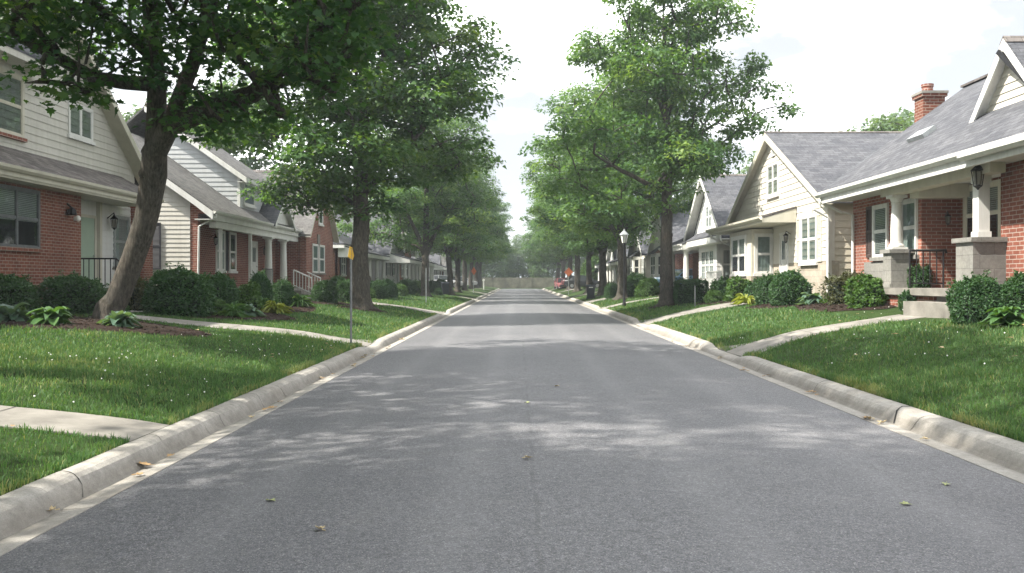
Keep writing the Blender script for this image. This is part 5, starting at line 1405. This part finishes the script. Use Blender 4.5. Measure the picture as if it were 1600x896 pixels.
# lamp post
def lamp(x, y):
    r = empty('street_lamp', (x, y, gz(x, y)), 'black post-top street lamp with pale lantern in front of a leaning trunk', 'lamp')
    mb = MB(); mb.use('iron'); mb.lathe(0, 0, [(.10,-.2),(.10,.12),(.075,.18),(.065,.5),(.042,.62),(.036,2.95),(.07,3.0),(.07,3.05),(.04,3.1)], 14); kid('post', mb, r, True)
    mb = MB(); mb.use('lampglass'); mb.lathe(0, 0, [(.11,3.14),(.19,3.52)], 6); L = kid('lantern_glass', mb, r)
    mb = MB(); mb.use('iron'); mb.lathe(0, 0, [(.05,3.08),(.13,3.12),(.13,3.14)], 6)
    for k in range(6):
        a = k*PI/3; mb.tube([(.112*math.cos(a),.112*math.sin(a),3.14),(.195*math.cos(a),.195*math.sin(a),3.53)], .012, 5)
    kid('lantern_cage', mb, r)
    mb = MB(); mb.use('galv'); mb.lathe(0, 0, [(.24,3.53),(.23,3.56),(.10,3.70),(.05,3.74),(.02,3.84)], 6); kid('lantern_cap', mb, r)
lamp(5.25, 44.0)
# wheeled bins
def wbin(x, y, rot, label, lid=False):
    r = empty('wheeled_bin', (x, y, gz(x, y)), label, 'bin'); r.rotation_euler = (0, 0, rot)
    mb = MB(); mb.use('bin'); mb.add([(-.24,-.26,.06),(.24,-.26,.06),(.24,.26,.06),(-.24,.26,.06),(-.30,-.34,.93),(.30,-.34,.93),(.30,.34,.93),(-.30,.34,.93)], [(0,3,2,1),(4,5,6,7),(0,1,5,4),(1,2,6,5),(2,3,7,6),(3,0,4,7)]); mb.box(-.33,.33,-.37,.37,.90,.94); kid('body', mb, r)
    mb = MB(); mb.use('bin'); mb.prism([(-.33,-.40,.945),(-.33,.37,.985),(-.33,.37,1.03),(-.33,.0,1.05),(-.33,-.38,.985)], (.66,0,0)); kid('lid', mb, r)
    mb = MB(); mb.use('bin'); mb.tube([(-.26,.42,.95),(.26,.42,.95)], .02, 8); mb.tube([(-.26,.36,.93),(-.26,.42,.95)], .02, 6); mb.tube([(.26,.36,.93),(.26,.42,.95)], .02, 6); kid('handle', mb, r)
    for sx in (-1, 1):
        mb = MB(); mb.use('rubber'); mb.tube([(sx*.25,.30,.11),(sx*.31,.30,.11)], .13, 14); kid('wheel', mb, r)
    if lid:
        mb = MB(); mb.use('white'); mb.prism([(-.12,-.345,.82),(.16,-.345,.82),(.16,-.348,.88),(-.12,-.348,.88)], (0,-.004,0)); kid('sticker', mb, r)
wbin(-5.85, 71.0, .15, 'dark wheeled bin standing against a slim street trunk', False)
wbin(5.02, 61.5, -.1, 'dark wheeled bin with pale label on the kerbside grass', True)
# white posts and boxes near the end of the street
def whitepost(x, y, label, k=1.0):
    r = empty('mailbox', (x, y, gz(x, y)), label, 'mailbox')
    mb = MB(); mb.use('white'); mb.box(-.07,.07,-.07,.07,-.3,1.05*k); kid('post', mb, r)
    mb = MB(); mb.use('white'); mb.box(-.14,.14,-.28,.24,1.05*k,1.2*k); mb.prism([(.14*math.cos(a),-.28,1.2*k+.13*math.sin(a)) for a in np.linspace(0,PI,9)], (0,.52,0)); kid('box', mb, r)
whitepost(5.2, 128, 'white mailbox on a post near the end fence, beside the far red car', 1.25)
whitepost(-4.7, 120, 'white mailbox on a post near the end of the verge with the silver car', 1.1)
# cars
def car(paintmat, x, y, rot, label, L=4.4, W=1.78, Hh=1.46, suv=False, z=None):
    r = empty('parked_car', (x, y, (gz(x, y)+.02) if z is None else z), label, 'car', 'parked cars'); r.rotation_euler = (0, 0, rot)
    # body sections along the length: (y, half width, bottom, shoulder height)
    sec = [(-.50,.70,.42,.62),(-.485,.86,.30,.72),(-.42,.95,.24,.80),(-.30,.99,.22,.86),(0,1.0,.20,.90),(.25,1.0,.21,.93),(.40,.97,.24,.95),(.47,.90,.32,.93),(.50,.78,.45,.85)]
    mb = MB(); mb.use(paintmat); V = []; F = []
    for q, hw, b, sh in sec:
        w = W/2*hw; yy = q*L; sh *= 1.12 if suv else 1
        V += [(-w*.92,yy,b),(-w,yy,b+.16),(-w,yy,sh-.10),(-w*.93,yy,sh),(w*.93,yy,sh),(w,yy,sh-.10),(w,yy,b+.16),(w*.92,yy,b)]
    n = 8
    for i in range(len(sec)-1):
        for k in range(n): F.append((i*n+k, i*n+(k+1)%n, (i+1)*n+(k+1)%n, (i+1)*n+k))
    F += [tuple(range(n)), tuple(range((len(sec)-1)*n, len(sec)*n))]
    mb.add(V, F); kid('body', mb, r, False)
    cab = [(-.24,.90,.80),(-.08,Hh-.05,.70),(.12,Hh,.70),(.30,Hh-.07,.68),(.44 if not suv else .47,.92,.78)]
    mb = MB(); mb.use('carglass'); V = []; F = []
    for q, h, k in cab[:1]+cab[1:4]+cab[4:]: V += [(-W/2*k,q*L,h),(W/2*k,q*L,h),(W/2*.92,q*L,.88),(-W/2*.92,q*L,.88)]
    m = len(cab)
    for i in range(m-1):
        for k in range(4): F.append((i*4+k, i*4+(k+1)%4, (i+1)*4+(k+1)%4, (i+1)*4+k))
    F += [(0,1,2,3), tuple(range((m-1)*4, m*4))]
    mb.add(V, F); kid('window_glass', mb, r)
    mb = MB(); mb.use(paintmat); top = [(-.09,Hh-.045,.705),(.12,Hh+.012,.71),(.305,Hh-.06,.69)]; V = []
    for q, h, k in top: V += [(-W/2*k,q*L,h),(W/2*k,q*L,h),(W/2*k,q*L,h-.05),(-W/2*k,q*L,h-.05)]
    F = [(i*4+k, i*4+(k+1)%4, (i+1)*4+(k+1)%4, (i+1)*4+k) for i in range(2) for k in range(4)]+[(0,1,2,3),(8,9,10,11)]
    mb.add(V, F)
    for sx in (-1, 1):
        mb.beam((sx*W/2*.90,-.24*L,.90),(sx*W/2*.71,-.085*L,Hh-.05),.06,.05); mb.beam((sx*W/2*.92,.10*L,.90),(sx*W/2*.71,.11*L,Hh-.02),.05,.05); mb.beam((sx*W/2*.90,.44*L,.92),(sx*W/2*.70,.30*L,Hh-.08),.09,.06)
    kid('roof', mb, r)
    for sx in (-1, 1):
        for q in (-.31, .30):
            mb = MB(); mb.use('rubber'); c = (sx*(W/2-.10), q*L, .32); mb.tube([(c[0]-sx*.10,c[1],c[2]),(c[0]+sx*.115,c[1],c[2])], .32, 20); w = kid('wheel', mb, r)
            mb = MB(); mb.use('chrome'); mb.tube([(c[0]+sx*.10,c[1],c[2]),(c[0]+sx*.122,c[1],c[2])], .20, 16); kid('rim', mb, w)
        mb = MB(); mb.use('lampglass'); mb.box(sx*.55-.16, sx*.55+.16, -.492*L, -.47*L, .58, .70); kid('headlight', mb, r)
        mb = MB(); mb.use('redlamp'); mb.box(sx*.58-.14, sx*.58+.14, .48*L, .497*L, .68, .84); kid('tail_light', mb, r)
        mb = MB(); mb.use(paintmat); mb.box(sx*(W/2+.01)-.0 if sx > 0 else -W/2-.15, W/2+.15 if sx > 0 else -W/2-.01, -.16*L, -.13*L, .92, 1.03); kid('mirror', mb, r)
    mb = MB(); mb.use('iron'); mb.box(-.55,.55,-.505*L,-.497*L,.36,.52); kid('grille', mb, r)
    mb = MB(); mb.use('white'); mb.box(-.26,.26,.5*L,.505*L,.52,.66); kid('number_plate', mb, r)
car('car_black', 7.4, 98, 1.40, 'black parked car on a driveway behind the dark bin and trunk', 4.6)
car('car_red', 7.6, 111, 1.35, 'red parked car just past the black one', 4.3)
car('car_red', 5.95, 121, .1, 'far red car seen end-on beyond the orange diamond sign', 4.2)
car('car_blue', 10.9, 58, -1.2, 'blue car on the drive behind the clipped box hedge', 4.4, suv=True)
car('car_silver', -8.4, 99, 1.6, 'lilac-silver parked car among the trunks near the slanted orange sign', 4.5)
car('car_black', -8.8, 112, 1.5, 'dark parked car beyond the slanted orange sign', 4.5, suv=True)
car('car_silver', -8.0, 126, 1.6, 'silver parked car on the last driveway before the fence', 4.4)
# fence across the end of the street
r = empty('wooden_fence', (0, YE+1.5, .1), 'long weathered board fence across the end of the street', 'fence')
mb = MB(); mb.use('wood'); rr = random.Random(3); x = -22.0
while x < 24:
    w = .14; mb.box(x, x+w-.008, rr.uniform(-.006,.006)-.012, .012, .06, 1.95+rr.uniform(-.02,.02)); x += w
kid('board_panel', mb, r)
mb = MB(); mb.use('wood')
for z in (.35, 1.0, 1.65): mb.box(-22, 24, .013, .06, z, z+.09)
kid('rail', mb, r)
for k in range(-9, 10):
    mb = MB(); mb.use('wood'); X = k*2.4; mb.box(X-.06, X+.06, -.09, -.016, -.2, 2.08); kid('post', mb, r)
# fallen leaves, each its own thing
def fallen(mat, seed, size):
    r = random.Random(seed); mb = MB(); mb.use(mat); sh = leaf_shape('maple')
    cu = r.uniform(.25,.7); cv = r.uniform(-.3,.5)
    pts = [((x)*size, (y-.45)*size, size*(.06+cu*abs(x)*.7+cv*(y-.45)**2)) for x, y in sh]
    c = (0, 0, size*.03); vs = [c]+pts; mb.add(vs, [(0, 1+i, 1+(i+1) % len(pts)) for i in range(len(pts))])
    mb.tube([(0,-.45*size,size*.08),(.03*size,-.8*size,size*.1)], .004, 4)
    return mb.mesh('fallen_leaf')
FL = [fallen('deadleaf', 1, .10), fallen('paleleaf', 2, .09), fallen('deadleaf', 3, .075), fallen('greenleaf', 4, .09)]
rl = random.Random(12)
def road_z(x): return .05*(1-((x-.48)/3.48)**2)
def leaf_at(k, x, y, z, label, group, sc=1.0):
    o = link('fallen_leaf', FL[k], None, (x, y, z+.004)); o.rotation_euler = (rl.uniform(-.15,.15), rl.uniform(-.15,.15), rl.uniform(0, 6.28)); o.scale = (sc, sc, sc)
    tag(o, label, 'leaf', group)
for side, xs in ((-1, RL), (1, RR)):
    for i in range(24):
        y = 5.2+26*rl.random()**1.4; u = rl.uniform(.05,.47)*.5*side
        leaf_at(rl.randrange(3), xs+u, y, .004, 'dry fallen leaf in the gutter ' + ('below the lawn with the leaning maple' if side < 0 else 'on the side of the column porch house'), 'fallen leaves in the gutter ' + ('below the leaning maple' if side < 0 else 'on the porch house side'), rl.uniform(.85,1.5))
for x, y, k, lb in ((-1.75,6.3,3,'curled pale green leaf lying on the asphalt close to the camera'),(.09,7.7,1,'tan leaf on the paving seam in the middle of the road'),(-1.25,5.55,1,'tan leaf on the near asphalt beside a sun fleck'),(.55,12.9,1,'pale leaf far up the paving seam'),(.1,11.2,3,'pale green leaf beside the paving seam'),(3.3,6.85,3,'pale green curled leaf near the brick-house kerb'),(2.72,6.2,3,'yellow-green curled leaf on the asphalt, nearer than the pale curled one')):
    leaf_at(k, x, y, road_z(x), lb, None, .85)
for i in range(34):
    s = rl.choice((-1, 1)); y = 6+rl.random()*14; t = rl.uniform(.15, 4.0); X = (KL-t) if s < 0 else KR+t
    leaf_at(rl.randrange(3), X, y, gz(X, y)+.06, 'tan fallen leaf lying on the lawn', 'fallen leaves on the lawns', rl.uniform(.6,.95))

# ------------------------------------------------------------------ light, air, sky, camera
w = bpy.data.worlds.new('World'); SC.world = w; w.use_nodes = True; nt = w.node_tree; nt.nodes.clear()
wo = nt.nodes.new('ShaderNodeOutputWorld'); bg = nt.nodes.new('ShaderNodeBackground'); bg.inputs[1].default_value = .10
EL, AZ = math.radians(50), math.radians(-107)
sky = nd(nt, 'ShaderNodeTexSky', sky_type='NISHITA', sun_disc=False, sun_elevation=EL, sun_rotation=AZ)
tc = nd(nt, 'ShaderNodeTexCoord').outputs['Generated']
mp = nd(nt, 'ShaderNodeMapping'); mp.inputs['Scale'].default_value = (1.0, 1.0, 2.2); nt.links.new(tc, mp.inputs[0])
cl = noise(nt, mp.outputs[0], 2.6, 7, .58)
cloud = ramp(nt, cl, [(.30, (4.3, 4.35, 4.5)), (.62, (5.3, 5.3, 5.3))])
cloud.node.color_ramp.elements[0].color = (1,1,1,1); cloud.node.color_ramp.elements[1].color = (1,1,1,1)
cr = cloud.node.color_ramp.elements; cr[0].color = (.165,.17,.18,1); cr[0].position = .44; cr[1].position = .66; cr[1].color = (1,1,1,1)
cs = nd(nt, 'ShaderNodeVectorMath', operation='SCALE', inp={3: SKYV}); nt.links.new(cloud, cs.inputs[0])
nt.links.new(mix(nt, .96, sky.outputs[0], cs.outputs[0]), bg.inputs[0]); nt.links.new(bg.outputs[0], wo.inputs[0])
sl = bpy.data.lights.new('sun', 'SUN'); sl.energy = SUNE; sl.angle = math.radians(.8); sl.color = (1, .94, .84)
so = bpy.data.objects.new('sun', sl); COL.objects.link(so)
sd = Vector((math.sin(AZ)*math.cos(EL), math.cos(AZ)*math.cos(EL), math.sin(EL)))
so.rotation_euler = sd.to_track_quat('Z', 'Y').to_euler()
if HAZE:
    m, nt, out = new_mat('haze'); v = nd(nt, 'ShaderNodeVolumePrincipled', inp={'Density': HAZE, 'Color': (.86,.94,1,1), 'Anisotropy': .3}); nt.links.new(v.outputs[0], out.inputs['Volume'])
    M['haze'] = m; mb = MB(); mb.use('haze'); mb.box(-2600, 2600, -600, 3600, -1.4, 30); tag(link('haze', mb.mesh('haze')), kind='stuff')
cam = bpy.data.cameras.new('camera'); co = bpy.data.objects.new('camera', cam); COL.objects.link(co); SC.camera = co
cam.sensor_width = 36; cam.lens = 36*FPX/1600; cam.shift_x = -10/1600; cam.shift_y = -10/1600; cam.clip_end = 6000; cam.clip_start = .05
co.location = (0, 0, 1.6); co.rotation_euler = (math.radians(90), 0, 0)
SC.view_settings.view_transform = 'Standard'; SC.view_settings.look = 'None'; SC.view_settings.exposure = EXPO; SC.view_settings.gamma = 1
SC.render.engine = 'CYCLES'; cy = SC.cycles; cy.use_denoising = True; cy.max_bounces = 7; cy.diffuse_bounces = 3; cy.glossy_bounces = 3; cy.transmission_bounces = 4; cy.transparent_max_bounces = 12; cy.volume_bounces = 0
cy.sample_clamp_indirect = 6
